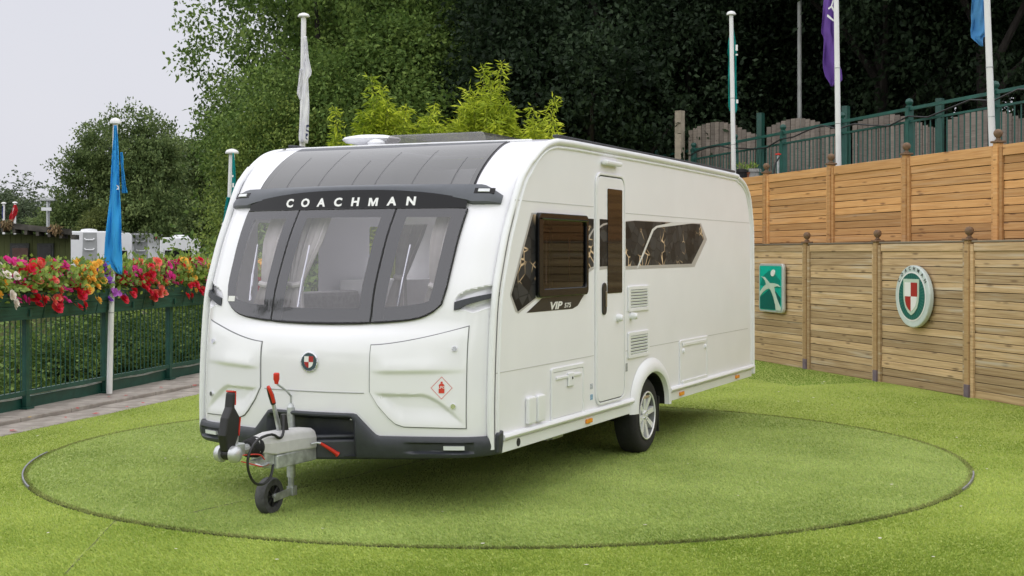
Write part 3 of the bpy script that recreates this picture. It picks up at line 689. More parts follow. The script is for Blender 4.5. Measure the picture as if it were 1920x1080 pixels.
# roof + rear
RP = [(.98, 2.47), (3.2, 2.475), (5.45, 2.465), (5.65, 2.45), (5.85, 2.415), (6.02, 2.34), (6.13, 2.22), (6.2, 2.05), (6.24, 1.85), (6.255, 1.2), (6.26, .42)]
RPs = prof_smooth(RP, 5); vs_ = []; fs_ = []; ry = [W * i / 12 for i in range(13)]
for x_, z in RPs:
    for y in ry:
        t = abs(y - W / 2) / (W / 2); k = max(0, min(1, (z - 2.2) / .27)); vs_.append((x_, y, z + .003 * k * (1 - t ** 4)))
for j in range(len(RPs) - 1):
    for i in range(12):
      if not (3 < i < 9 and 1.2 < RPs[j][0] < 2.6): fs_.append((j * 13 + i, j * 13 + i + 1, (j + 1) * 13 + i + 1, (j + 1) * 13 + i))
MB().add(vs_, fs_).build('roof_panel', white, cv, smooth=True)
def wall(name, y, holes, m):
    edgep = [(x_ + .012 + .075 * (1 - max(0, min(1, (z - 1.9) / .5))), z) for x_, z in FP[1:]] + RPs[1:]
    edgep = [(x_, z - (.008 if z > 2 else 0)) for x_, z in edgep]
    arc = [(2.985 + .40 * math.cos(R(q)), .40 + .285 * math.sin(R(q)) ** .9) for q in range(0, 181, 12)]
    outer = edgep[:-1] + [(6.26, .42)] + arc + [(.0, .42)]
    bm = bmesh.new(); es = []
    for loop in [outer] + holes:
        v = [bm.verts.new((p[0], y, p[1])) for p in loop]; es += [bm.edges.new((v[i], v[(i + 1) % len(v)])) for i in range(len(v))]
    bmesh.ops.triangle_fill(bm, use_beauty=True, use_dissolve=False, edges=es)
    me = bpy.data.meshes.new(name); bm.to_mesh(me); bm.free(); return link(name, me, m, cv)
wall('side_wall', 0, [rrect(.67, 1.50, 1.42, 1.90, .03)], white_side)
wall('side_wall', W, [rrect(.67, 1.50, 1.30, 1.90, .03), rrect(2.3, 3.3, 1.35, 1.9, .03)], white_side)
MB().box((3.05, W / 2, .40), (6.0, W - .1, .03)).build('floor_underside', black_pl, cv)

def sprism(poly, y0, y1): return MB().prism(poly, lambda a, b: (a, y0, b), lambda a, b: (a, y1, b))
def sring(outer, inner, y0, y1):
    n_ = len(outer); m_ = MB(); vs_ = [(a, y, b) for y in (y0, y1) for P in (outer, inner) for a, b in P]; f = []
    for i in range(n_):
        j = (i + 1) % n_
        f += [(2 * n_ + i, 2 * n_ + j, 3 * n_ + j, 3 * n_ + i), (i, j, 2 * n_ + j, 2 * n_ + i), (n_ + i, n_ + j, 3 * n_ + j, 3 * n_ + i), (i, j, n_ + j, n_ + i)]
    return m_.add(vs_, f)
# body edge mouldings both sides
for yy_, sgn in ((0, -1), (W, 1)):
    kf = lambda z: 1 - max(0, min(1, (z - 1.9) / .5))
    path = [(x_ + .018 + .05 * kf(z), z - (.006 if z > 2.2 else 0)) for x_, z in FP] + RPs[1:]
    MB().tube([(x_, yy_ + sgn * (.002 - .026 * (kf(z) if x_ < 3 else 0)), z - .012 * (z > 2.3)) for x_, z in path], .024, 10).build('edge_moulding', white_trim, cv, smooth=True)
    inn = [(x_ + (.055 if x_ < 3 else -.05) * (1 - max(0, min(1, (z - 2.25) / .2))), z - .052 * max(0, min(1, (z - 2.0) / .4))) for x_, z in path]
    MB().tube([(x_, yy_ + sgn * .001, z) for x_, z in inn[1:-1]], .011, 8).build('moulding_bead', white_trim, cv, smooth=True)
    MB().box((3.35, yy_ - sgn * .035, 2.497), (4.6, .045, .022)).build('roof_rail', charcoal, cv, bevel=.006)
    # skirt ledge and skirt
    for xa, xb in ((.075, 2.52), (3.47, 6.20)):
        sk = sprism([(xa, .385), (xb, .385), (xb, .455), (xa, .455)], yy_ + sgn * -.01, yy_ + sgn * .008).build('skirt', white_trim, cv, bevel=.004)
        MB().tube([(xa, yy_ + sgn * .012, .485), (xb, yy_ + sgn * .012, .485)], .024, 10, squash=.9).build('skirt_rail', white_trim, sk, smooth=True)
# --- brow, black lettering strip, sunroof
BROWLO = lambda y: 2.005 + .052 * (1 - min(1, (abs(y - W / 2) / .84)) ** 2.4) if abs(y - W / 2) < .84 else 2.005
bz0 = lambda y: (1.998 + .068 * max(0, 1 - (abs(y - W / 2) / .85) ** 2.6)) if abs(y - W / 2) < .85 else 1.988
bz1 = lambda y: 2.105 - .006 * abs(y - W / 2) ** 2 - (.05 * max(0, abs(y - W / 2) - .94) / .1)
brow = patch_grid('brow', (.09, W - .09), bz0, bz1, .040, brow_grey, cv, ny=60, nz=8, disp=lambda y, z: .008 * math.sin(math.pi * max(0, min(1, (z - bz0(y)) / (bz1(y) - bz0(y))))) - .02 * max(0, abs(y - W / 2) - 1.0) / .06)
for yc in (.20, W - .20):
    lm = patch_grid('marker_lamp', (yc - .062, yc + .062), lambda y: 2.035, lambda y: 2.07, .049, gloss_black, brow, ny=8, nz=4)
    patch_grid('lens', (yc - .035, yc + .035), lambda y: 2.043, lambda y: 2.062, .055, lens, lm, ny=6, nz=3)
def ST(y, z, off=0): p = FS(y, 1.962, .024 + off); return Vector((p.x + .32 * (z - 1.962), y, z))
vs_ = []; fs_ = []
for i in range(51):
    y = .29 + (W - .58) * i / 50
    for j in range(5): vs_.append(ST(y, 1.962 + (max(1.985, bz0(y) + .03) - 1.962) * j / 4))
for i in range(50):
    for j in range(4): fs_.append((i * 5 + j, i * 5 + j + 1, i * 5 + j + 6, i * 5 + j + 5))
strip = MB().add(vs_, fs_).build('name_strip', gloss_black, cv, smooth=True)
MB().tube([ST(.29 + (W - .58) * i / 40, 1.966, .004) for i in range(41)], .006, 6).build('strip_bead', gloss_black, strip, smooth=True)
YL = [.675 + (1.635 - .675) * i / 7 for i in range(8)]
M_P = [(-.036, -.0275), (-.036, .0275), (-.017, .0275), (0, -.006), (.017, .0275), (.036, .0275), (.036, -.0275), (.021, -.0275), (.021, .008), (.006, -.0275), (-.006, -.0275), (-.021, .008), (-.021, -.0275)]
for ch, yl in zip('NAMHCAOC', YL):
    if ch == 'M':
        MB().prism(M_P, lambda a, b: ST(yl - a * .95, 2.012 + b, .0005), lambda a, b: ST(yl - a * .95, 2.012 + b, .0035)).build('letter', mat('white_letters', (.85, .85, .85), .4), strip); continue
    me = text_mesh(ch, .078, .0015, .0016 if ch == 'M' else .003)
    place_mesh(me, lambda a, b, c: ST(yl - a * 1.15, 2.012 + b, .002 + c)); link('letter', me, mat('white_letters', (.85, .85, .85), .4), strip)
sz0, sz1 = lambda y: bz1(y) - .004, lambda y: 2.442
sun_r = patch_grid('sunroof', (.30, W - .30), sz0, sz1, .010, roof_glass, cv, ny=50, nz=24, skirt=-.004)
for ya, yb_ in ((.288, .335), (W - .335, W - .288)): patch_grid('sunroof_seal', (ya, yb_), lambda y: bz1(y) - .02, lambda y: 2.446, .005, border_m, cv, ny=4, nz=20)
patch_grid('sunroof_seal', (.336, W - .336), lambda y: 2.415, lambda y: 2.446, .005, border_m, cv, ny=40, nz=4)
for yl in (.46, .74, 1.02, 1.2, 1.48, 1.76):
    patch_grid('reflection_line', (yl - .0025, yl + .0025), lambda y: bz1(y) + .01, lambda y: 2.36 + .05 * math.sin(yl * 9), .0108, mat('sunroof_reflection', (.05, .05, .055), .4), sun_r, ny=1, nz=14)  # dark lines drawn on the glass for its rippled reflections
MB().tube([FS(y, 2.450, .003) for y in [.13 + (W - .26) * i / 40 for i in range(41)]], .011, 8).build('roof_front_bead', white_trim, cv, smooth=True)

# --- windscreen panes: glass, printed border, stay
def pane(y0, y1):
    a = lambda y: WB(y); b = lambda y: WT(y)
    # slanted outer edges: map y by height
    def ymap(s, z):
        l = WY0(z) if y0 < .4 else y0; r = (W - WY0(z)) if y1 > W - .4 else y1
        return l + (r - l) * s
    def zmap(s, t):
        ys = y0 + (y1 - y0) * s; return WB(ys) + (WT(ys) - WB(ys)) * t
    def P(s, t, off): z = zmap(s, t); return FS(ymap(s, z), z, off)
    def grid(s0, s1, t0, t1, off, n=16, m=16):
        vs_ = [P(s0 + (s1 - s0) * i / n, t0 + (t1 - t0) * j / m, off) for i in range(n + 1) for j in range(m + 1)]
        return vs_, [(i * (m + 1) + j, i * (m + 1) + j + 1, (i + 1) * (m + 1) + j + 1, (i + 1) * (m + 1) + j) for i in range(n) for j in range(m)]
    v_, f_ = grid(.004, .996, .004, .996, .022)
    g = MB().add(v_, f_).build('windscreen_pane', pane_glass, cv, smooth=True)
    bw = .085 / (y1 - y0); bt = .085; bb = .13
    fr = MB()
    for r_ in ((0, bw, 0, 1), (1 - bw, 1, 0, 1), (bw, 1 - bw, 0, bb), (bw, 1 - bw, 1 - bt, 1)): fr.add(*grid(*r_, .0195, 10, 12))
    fr.build('pane_border', border_m, g, smooth=True)
    rim_ = MB().tube([P(0, t / 12, .012) for t in range(13)] + [P(s / 12, 1, .012) for s in range(1, 13)] + [P(1, 1 - t / 12, .012) for t in range(1, 13)] + [P(1 - s / 12, 0, .012) for s in range(1, 12)], .008, 6, closed=True)
    rim_.build('seal', dark_gap, g)
    s_ = bw + .06 / (y1 - y0)
    st = MB().tube([P(1 - s_, .70, -.03), P(1 - s_, .42, -.05)], .006, 6); st.tube([P(1 - s_, .42, -.05), P(1 - s_, .15, -.06)], .009, 6)
    st.build('stay', chrome, g, smooth=True)
    return g
for a_, b_ in ((.30, .765), (.775, 1.525), (1.535, 2.0)): pane(a_, b_)
# small label stuck in the pane corner
patch_grid('sticker', (1.90, 1.965), lambda y: 1.335, lambda y: 1.37, .0235, wht, cv, ny=2, nz=2)

# --- interior
def curtain(yc, wd_, x_in, zt=1.93, zb=1.22, tie=1.46):
    vs_ = []; fs_ = []; n_ = 22; m_ = 16
    for j in range(m_ + 1):
        z = zb + (zt - zb) * j / m_; k = .35 + .65 * min(1, abs(z - tie) / .3) ** .8
        for i in range(n_ + 1):
            a = (i / n_ - .5) * wd_ * k; p = FS(min(max(yc + a, .1), W - .1), z); vs_.append((p.x + x_in + .022 * math.sin(i * 1.9), yc + a, z))
    for j in range(m_):
        for i in range(n_): fs_.append((j * (n_ + 1) + i, j * (n_ + 1) + i + 1, (j + 1) * (n_ + 1) + i + 1, (j + 1) * (n_ + 1) + i))
    o = MB().add(vs_, fs_).build('curtain', cream, cv, smooth=True)
    p = FS(yc, tie); MB().tube([(p.x + x_in - .02, yc - wd_ * .19, tie), (p.x + x_in - .035, yc, tie - .01), (p.x + x_in - .02, yc + wd_ * .19, tie)], .02, 8).build('tieback', cream, o)
for yc, wd_ in ((1.70, .30), (1.45, .26), (.42, .20)): curtain(yc, wd_, .10)
curtain(1.12, .2, .95, 1.88, 1.2, 1.5)
MB().box((.35, W / 2, 1.14), (.55, 1.5, .04)).build('front_shelf', oak, cv)
for yc in (.38, W - .38): MB().box((1.3, yc, .85), (1.5, .6, .5)).box((1.3, yc + (.22 if yc > 1 else -.22), 1.22), (1.5, .14, .3)).build('sofa', sofa_m, cv, bevel=.04)
MB().box((1.6, W / 2, .47), (3, W - .06, .02)).build('interior_floor', oak, cv)
MB().box((2.75, W / 2 + .45, 1.45), (.05, 1.3, 1.9)).build('partition', interior_m, cv)
MB().box((2.2, W - .3, 1.0), (.9, .5, .9)).build('kitchen_unit', interior_m, cv)

# --- sculpted lockers and nose
def ridge(y, z):
    zr = .925 + .02 * (abs(y - W / 2) - .7); d = z - zr; f = max(0, min(1, (abs(y - W / 2) - .42) / .1)) * max(0, min(1, (1.02 - abs(y - W / 2)) / .25))
    r1_ = .014 * f * (math.exp(-(d / .07) ** 2) if d > 0 else math.exp(-(d / .016) ** 2))
    a = abs(y - W / 2)
    zl = .775 if a < .75 else .775 - .215 * ((a - .75) / .27) ** 1.5
    zb2 = interp(a, [(.415, .79), (.47, .70), (.54, .62), (.58, .585), (.63, .568), (1.0, .562)])
    r2_ = -.019 * sm(0, .02, zl - z) * sm(0, .13, z - zb2) if a < 1.02 else 0
    return r1_ + r2_
def locker(sgn):
    f_in, f_out = .42, 1.0
    Y = lambda a: W / 2 + sgn * a
    zt_ = lambda y: 1.078 + .122 * max(0, (abs(y - W / 2) - f_in) / (f_out - f_in)) ** 1.5
    def zl_(y):
        a = abs(y - W / 2)
        return interp(a, [(.415, .79), (.47, .70), (.54, .62), (.58, .585), (.63, .568), (1.0, .562)])
    yl = sorted((Y(f_in), Y(f_out)))
    dk_ = patch_grid('locker_gap', (yl[0] - .006, yl[1] + .006), lambda y: zl_(y) - .007, lambda y: zt_(y) + .007, .0025, mat('grey_gap', (.16, .165, .17), .8), cv, ny=56, nz=64, disp=lambda y, z: min(0, ridge(y, z)) * 1.3 if True else 0, skirt=-.002)
    lk = patch_grid('gas_locker_door', yl, zl_, zt_, .009, white, cv, ny=56, nz=64, disp=lambda y, z: ridge(y, z) + .0 )
    for zc in (1.06, .70):
        p = FS(Y(.93), zc, .009 + ridge(Y(.93), zc)); q = FS(Y(.93), zc, .024); d = (q - p).normalized()
        MB().tube([p, p + d * .012], .016, 14).build('lock', chrome, lk, smooth=True)
    return lk
lkR = locker(-1); lkL = locker(1)
# horizontal crease of nose between lockers
MB().tube([FS(y, .775, .0015) for y in [.77 + .76 * i / 20 for i in range(21)]], .0035, 6).build('nose_crease', mat('pale_grey_seam', (.35, .36, .36), .6), cv)
# gas bottle diamond on the right locker
dmx = W / 2 - .86
def dpt(a, b, off=.0): y = dmx - a; z = .815 + b; return FS(y, z, .0105 + max(ridge(y, z), -.001) + .001 + off)
rd = mat('red_print', (.62, .045, .02), .5); dm = MB()
for (a0x, b0x), (a1x, b1x) in zip([(0, .072), (.065, 0), (0, -.072), (-.065, 0)], [(.065, 0), (0, -.072), (-.065, 0), (0, .072)]):
    k_ = .94; dm.add([dpt(a0x, b0x), dpt(a1x, b1x), dpt(a1x * k_, b1x * k_), dpt(a0x * k_, b0x * k_)], [(0, 1, 2, 3)])
dm.add([dpt(a, b, .0005) for a, b in ((-.017, -.033), (.017, -.033), (.017, .018), (.009, .027), (-.009, .027), (-.017, .018))], [(0, 1, 2, 3, 4, 5)]).add([dpt(a, b, .0005) for a, b in ((-.006, .028), (.006, .028), (.006, .04), (-.006, .04))], [(0, 1, 2, 3)])
ds = dm.build('gas_diamond', rd, lkR)
me = text_mesh('LPG', .022, .0003, .0004); place_mesh(me, lambda a, b, c: dpt(a, b + .003, .0012 + c)); link('lettering', me, wht, ds)
# round emblem
ec = FS(W / 2, .965, 0)
em = MB(); 
def eprism(poly, o0, o1): return MB().prism(poly, lambda a, b: FS(W / 2 - a, .965 + b, o0), lambda a, b: FS(W / 2 - a, .965 + b, o1))
cir = lambda r, n=28: [(r * math.cos(2 * math.pi * i / n), r * math.sin(2 * math.pi * i / n)) for i in range(n)]
e1 = eprism(cir(.066), 0, .012).build('badge', chrome, cv, bevel=.004)
eprism(cir(.056), .012, .0135).build('badge_field', mat('badge_teal', (.05, .085, .10), .35, metal=.3), e1)
SH = [(-1, 1), (1, 1), (1, .1), (.93, -.3), (.75, -.65), (.4, -.92), (0, -1.08), (-.4, -.92), (-.75, -.65), (-.93, -.3), (-1, .1)]
eprism([(a * .034, b * .036) for a, b in SH], .0136, .0150).build('shield', wht, e1)
for sx, sy in ((1, 1), (-1, -1)):
    P = [(0, 0), (.034 * sx, 0), (.034 * sx, .036), (0, .036)] if sy > 0 else [(0, 0), (-.034, 0), (-.0255, -.0234), (-.0136, -.033), (0, -.0385)]
    eprism(P, .0151, .0160).build('shield_quarter', redq, e1)

# --- bumper
bt = lambda y: interp(abs(y - W / 2), [(0, .645), (.31, .645), (.33, .64), (.45, .515), (.47, .505), (1.15, .505)])
bl = lambda y: interp(abs(y - W / 2), [(0, .36), (.6, .365), (1.0, .375), (1.15, .385)])
def bdisp(y, z):
    a = abs(y - W / 2); f = (z - bl(y)) / (bt(y) - bl(y)); r_ = .02 * math.sin(math.pi * min(1, max(0, f))) ** .6
    r_ -= .14 * sm(.325, .275, a) * sm(.63, .575, z)
    if .62 < a < 1.04: r_ -= .03 * sm(.62, .72, a) * sm(1.04, 1.01, a) * sm(.40, .415, z) * sm(.475, .46, z)
    return r_
bp = patch_grid('bumper', (0.012, W - .012), bl, bt, .022, charcoal, cv, ny=110, nz=26, disp=bdisp, skirt=-.01)
for sgn in (-1, 1):
    yc = W / 2 + sgn * .93; ll = patch_grid('marker_lens', (yc - .06, yc + .06), lambda y: .425, lambda y: .45, .030, lens, bp, ny=6, nz=3)
    ys = 0 if sgn < 0 else W
    sprism([(.0, .39), (.06, .385), (.08, .45), (.083, .535), (.0, .52)], ys + sgn * -.012, ys + sgn * .022).build('bumper_end', charcoal, bp, bevel=.012)
    # grab handle recess on the front corner
    dd_ = lambda y: min(y, W - y)
    gl_ = lambda y: interp(dd_(y), [(.02, 1.338), (.05, 1.318), (.13, 1.282), (.18, 1.300), (.25, 1.296)])
    gh_ = lambda y: interp(dd_(y), [(.02, 1.462), (.045, 1.474), (.18, 1.435), (.225, 1.41), (.25, 1.37)])
    yr_ = (.018, .25) if sgn < 0 else (W - .25, W - .018)
    def gd(y, z): d = dd_(y); return -.034 * sm(.018, .05, d) * sm(.25, .215, d) * sm(0, .04, z - gl_(y)) * sm(0, .03, gh_(y) - z)
    gh = patch_grid('grab_recess', yr_, gl_, gh_, .002, white, cv, ny=30, nz=24, disp=gd)
    patch_grid('grab_handle', (.02, .245) if sgn < 0 else (W - .245, W - .02), lambda y: interp(dd_(y), [(.02, 1.392), (.05, 1.378), (.17, 1.338), (.21, 1.314), (.245, 1.302)]), lambda y: interp(dd_(y), [(.02, 1.418), (.245, 1.355)]), .010, charcoal, gh, ny=24, nz=6, disp=lambda y, z: .012 * math.sin(math.pi * max(0, min(1, (dd_(y) - .02) / .22))), skirt=-.012)

# --- hitch (drawbar)
AY = 1.15
fair = MB()
fair.prism([(0, 0), (1, 0), (1, 1), (0, 1)], lambda a, b: (-.42, AY - .085 + .17 * a, .345 + .125 * b), lambda a, b: (-.20, AY - .40 + .80 * a, .335 + .135 * b))
fair.prism([(0, 0), (1, 0), (1, 1), (0, 1)], lambda a, b: (-.20, AY - .40 + .80 * a, .335 + .135 * b), lambda a, b: (.15, AY - .62 + 1.24 * a, .30 + .12 * b))
fa = fair.build('drawbar_fairing', charcoal, cv, bevel=.015)
for s_ in (-1, 1): MB().tube([(-.40, AY + s_ * .06, .485), (-.2, AY + s_ * .33, .485)], .016, 8).build('fairing_lip', charcoal, fa, smooth=True)
def hx(P, y0=AY): return [(x_, y0, z) for x_, z in P]
ovr = MB()
ring_ = lambda x_, w0, zb, zt, r_=.35: [(x_, AY + a * w0, zb + (zt - zb) * b) for a, b in ((-1, 0), (-1, .55), (-.82, .88), (-.5, 1), (.5, 1), (.82, .88), (1, .55), (1, 0))]
secs = [(-1.02, .04, .47, .535), (-.98, .052, .455, .55), (-.85, .072, .43, .565), (-.6, .08, .425, .56), (-.45, .085, .42, .55), (-.42, .085, .42, .545)]
vs_ = [p for s_ in secs for p in ring_(*s_)]; m_ = 8
fs_ = [(i * m_ + j, i * m_ + (j + 1) % m_, (i + 1) * m_ + (j + 1) % m_, (i + 1) * m_ + j) for i in range(len(secs) - 1) for j in range(m_)] + [tuple(range(m_)), tuple(range((len(secs) - 1) * m_, len(secs) * m_))]
hc = MB().add(vs_, fs_).build('hitch_cover', grey_cover, cv, bevel=.012, seg=3)
MB().box((-.63, AY, .385), (.44, .15, .085)).box((-.90, AY, .42), (.10, .11, .10)).build('overrun_body', galv, cv, bevel=.008)
bel = MB().lathe([(.045, 0), (.055, .008), (.045, .018), (.058, .03), (.047, .042), (.062, .055), (.05, .067), (.066, .08), (.06, .1), (.04, .102)], (-1.06, AY, .492), 'X', 20); bel.build('rubber_bellows', rubber, hc, smooth=True)
hd = MB().tube(hx([(-1.04, .492), (-1.16, .492)]), .03, 12); hd.box((-1.17, AY, .50), (.09, .07, .075)).build('coupling_shaft', galv, cv, bevel=.006)
ak = MB().lathe([(.001, -.085), (.03, -.083), (.046, -.07), (.05, -.055), (.05, -.035), (.03, -.03), (.028, .03), (.05, .035), (.05, .055), (.046, .07), (.03, .083), (.001, .085)], (-1.25, AY, .485), 'Y', 24).build('coupling_head', mat('silver_cast', (.55, .56, .57), .35, .05, 30, metal=.6), cv, smooth=True)
MB().lathe([(.028, -.032), (.036, -.02), (.036, .02), (.028, .032)], (-1.25, AY, .485), 'Y', 16).build('coupling_core', black_pl, ak, smooth=True)
MB().tube(hx([(-1.19, .5), (-1.175, .56), (-1.165, .60), (-1.15, .625)]), [.02, .018, .014, .01], 10).build('release_lever', galv, ak, smooth=True)
sp_ = [(-1.29, .50), (-1.225, .50), (-1.18, .58), (-1.165, .70), (-1.195, .735), (-1.215, .76), (-1.205, .845), (-1.235, .85), (-1.25, .76), (-1.29, .70), (-1.315, .6)]
st_ = MB().prism(sp_, lambda a, b: (a, AY - .03, b), lambda a, b: (a, AY + .03, b)).build('stabiliser_lever', black_pl, cv, bevel=.015, seg=3)
MB().prism([(-1.213, .77), (-1.2035, .77), (-1.201, .852), (-1.23, .857), (-1.232, .848), (-1.211, .846)], lambda a, b: (a, AY - .026, b), lambda a, b: (a, AY + .026, b)).build('red_edge', red_pl, st_)
MB().prism([(-1.185, .60), (-1.178, .585), (-1.163, .69), (-1.169, .695)], lambda a, b: (a, AY - .0315, b), lambda a, b: (a, AY + .0315, b)).build('red_mark', red_pl, st_)
hb = MB().prism([(-.73, .54), (-.69, .54), (-.775, .735), (-.80, .745)], lambda a, b: (a, AY - .008, b), lambda a, b: (a, AY + .008, b)).build('handbrake_lever', galv, cv)
MB().tube(hx([(-.785, .735), (-.81, .79), (-.835, .835)]), [.017, .019, .014], 10).build('handbrake_grip', black_pl, hb, smooth=True)
MB().tube([(-.80, AY - .014, .745), (-.823, AY - .016, .79), (-.845, AY - .010, .835), (-.843, AY, .847)], .011, 8).build('red_inlay', red_pl, hb, smooth=True)
MB().tube(hx([(-.68, .54), (-.685, .60), (-.69, .66)], AY - .01), [.03, .024, .02], 10).build('brake_boot', black_pl, hb, smooth=True)
JX, JY = -.37, 1.30
MB().tube([(JX, JY, .21), (JX, JY, .42), (JX, JY, .665)], .028, 14).tube([(JX, JY, .66), (JX, JY, .69)], [.028, .014], 12).build('jockey_tube', galv, cv, smooth=True)
MB().tube([(JX, JY, .12), (JX, JY, .215)], .02, 12).build('jockey_inner_tube', galv, cv, smooth=True)
cr = MB().tube([(JX, JY, .68), (JX, JY, .735), (JX - .05, JY, .775), (JX - .15, JY, .825), (JX - .165, JY, .845), (JX - .165, JY, .87)], .007, 8).build('jockey_crank', galv, cv, smooth=True)
MB().lathe([(.012, -.03), (.016, -.01), (.02, .0), (.02, .035), (.014, .042), (.001, .043)], (JX - .165, JY, .86), 'Z', 14).build('crank_knob', red_pl, cr, smooth=True)
JW = -.57
jw = MB().lathe([(.07, -.036), (.108, -.036), (.116, -.025), (.118, 0), (.116, .025), (.108, .036), (.07, .036), (.07, -.036)], (JW, JY + .03, .118), 'Y', 32, cap=False).build('jockey_wheel', mat('worn_rubber', (.07, .07, .072), .85, .25, 30, bump=.2), cv, smooth=True)
jh = MB().lathe([(.001, -.024), (.075, -.012), (.075, .012), (.001, .024)], (JW, JY + .03, .118), 'Y', 24).build('jockey_hub', black_pl, jw, smooth=True)
for i in range(8):
    q = 2 * math.pi * i / 8; MB().tube([(JW + .015 * math.cos(q), JY + .004, .118 + .015 * math.sin(q)), (JW + .074 * math.cos(q), JY + .004, .118 + .074 * math.sin(q))], .007, 5).build('spoke', black_pl, jw)
MB().box((JX - .09, JY - .012, .115), (.245, .006, .05), Matrix.Rotation(R(-4), 3, 'Y')).box((JX + .01, JY, .12), (.05, .05, .06)).tube([(JW, JY - .022, .118), (JW, JY + .06, .118)], .014, 10).build('jockey_fork', galv, cv, bevel=.004)
rh = MB().tube([(-.50, AY - .09, .455), (-.47, AY - .115, .46), (-.45, AY - .13, .455)], .007, 8).build('clamp_handle', galv, cv, smooth=True)
MB().tube([(-.452, AY - .128, .456), (-.40, AY - .165, .415), (-.365, AY - .19, .385), (-.355, AY - .197, .376)], [.009, .012, .013, .019], 10).build('clamp_grip', red_pl, rh, smooth=True)
def bez(pts, n=24):
    P = prof_smooth([p for p in pts], max(3, n // len(pts))); return P
cab = bez([(-.72, 1.12, .60), (-.75, 1.10, .66), (-.78, 1.08, .56), (-.82, 1.08, .53), (-.92, 1.07, .565), (-1.08, 1.06, .55), (-1.17, 1.06, .47), (-1.17, 1.06, .38), (-1.11, 1.06, .30), (-1.02, 1.06, .28), (-.93, 1.07, .31), (-.86, 1.10, .37)])
MB().tube(cab, .0085, 8).build('electric_cable', black_pl, cv, smooth=True)
MB().tube(bez([(-1.17, 1.1, .47), (-1.05, 1.07, .46), (-.98, 1.08, .42)]), .004, 6).tube(bez([(-1.16, 1.12, .43), (-1.08, 1.07, .40), (-1.0, 1.08, .38), (-.9, 1.1, .38)]), .004, 6).build('breakaway_cable', red_pl, cv)
MB().tube(bez([(-1.05, 1.1, .40), (-1.0, 1.08, .385), (-.9, 1.1, .39)]), .008, 6).box((-1.0, 1.12, .405), (.1, .05, .03)).build('cable_holder', galv, cv)

# --- door side fittings
dk2 = [(1.752, 2.328, .545, 2.252)]
dg = sprism(rrect(1.735, 2.345, .53, 2.268, .085), -.001, -.004).build('door_seal', mat('door_shadow_gap', (.10, .10, .10), .8), cv)
door = sprism(rrect(1.752, 2.330, .545, 2.252, .075), -.0045, -.014).build('door', white_side, cv, bevel=.005)
sring(rrect(1.725, 2.357, .52, 2.28, .095), rrect(1.744, 2.338, .537, 2.262, .08), .0, -.016).build('door_frame', white_trim, cv, bevel=.004)
dw = sprism(rrect(1.955, 2.275, 1.36, 2.165, .012), -.0145, -.019).build('door_window', mat('bronze_door_glass', (.012, .008, .006), .06, .25, 3, spec=.3), door, bevel=.003)
hd_ = sprism(rrect(1.835, 1.925, 1.20, 1.445, .04), -.0145, -.024).build('door_handle', black_pl, door, bevel=.006)
sprism(rrect(1.885, 1.905, 1.26, 1.38, .008), -.0245, -.034).build('handle_grip', mat('bronze_grip', (.25, .2, .14), .4), hd_, bevel=.003)
MB().lathe([(.032, 0), (.032, .012), (.024, .035), (.012, .045), (.001, .046)][::-1] and [(.001, -.062), (.018, -.06), (.027, -.045), (.03, -.0145), (.03, -.014)], (2.18, 0, 1.165), 'Y', 18).build('door_stop', white_trim, door, smooth=True)
MB().lathe([(.001, -.062), (.018, -.06), (.027, -.045), (.03, -.0), (.03, .001)], (2.515, 0, 1.165), 'Y', 18).build('door_stop_catch', white_trim, cv, smooth=True)
# front side window
fw_ = sring(rrect(.625, 1.535, 1.365, 1.945, .04), rrect(.70, 1.495, 1.425, 1.895, .03), .012, -.03).build('window_frame', gloss_black, cv, bevel=.008)
MB().add([(a, -.014, b) for a, b in rrect(.69, 1.505, 1.415, 1.905, .03)], [tuple(range(24))]).build('window_glass', brown_glass, fw_)
MB().tube([(.66, -.034, 1.905), (1.5, -.034, 1.905)], .006, 6).build('window_hinge', gloss_black, fw_)
for xx in (.80, .86, 1.0, 1.42): MB().tube([(xx, .08, 1.45), (xx, .08, 1.78)], .006, 6).build('window_stay', chrome, fw_)
MB().box((1.1, .3, 1.62), (.9, .01, .5)).build('blind', mat('brown_blind', (.10, .07, .05), .9, .3, 4), cv)
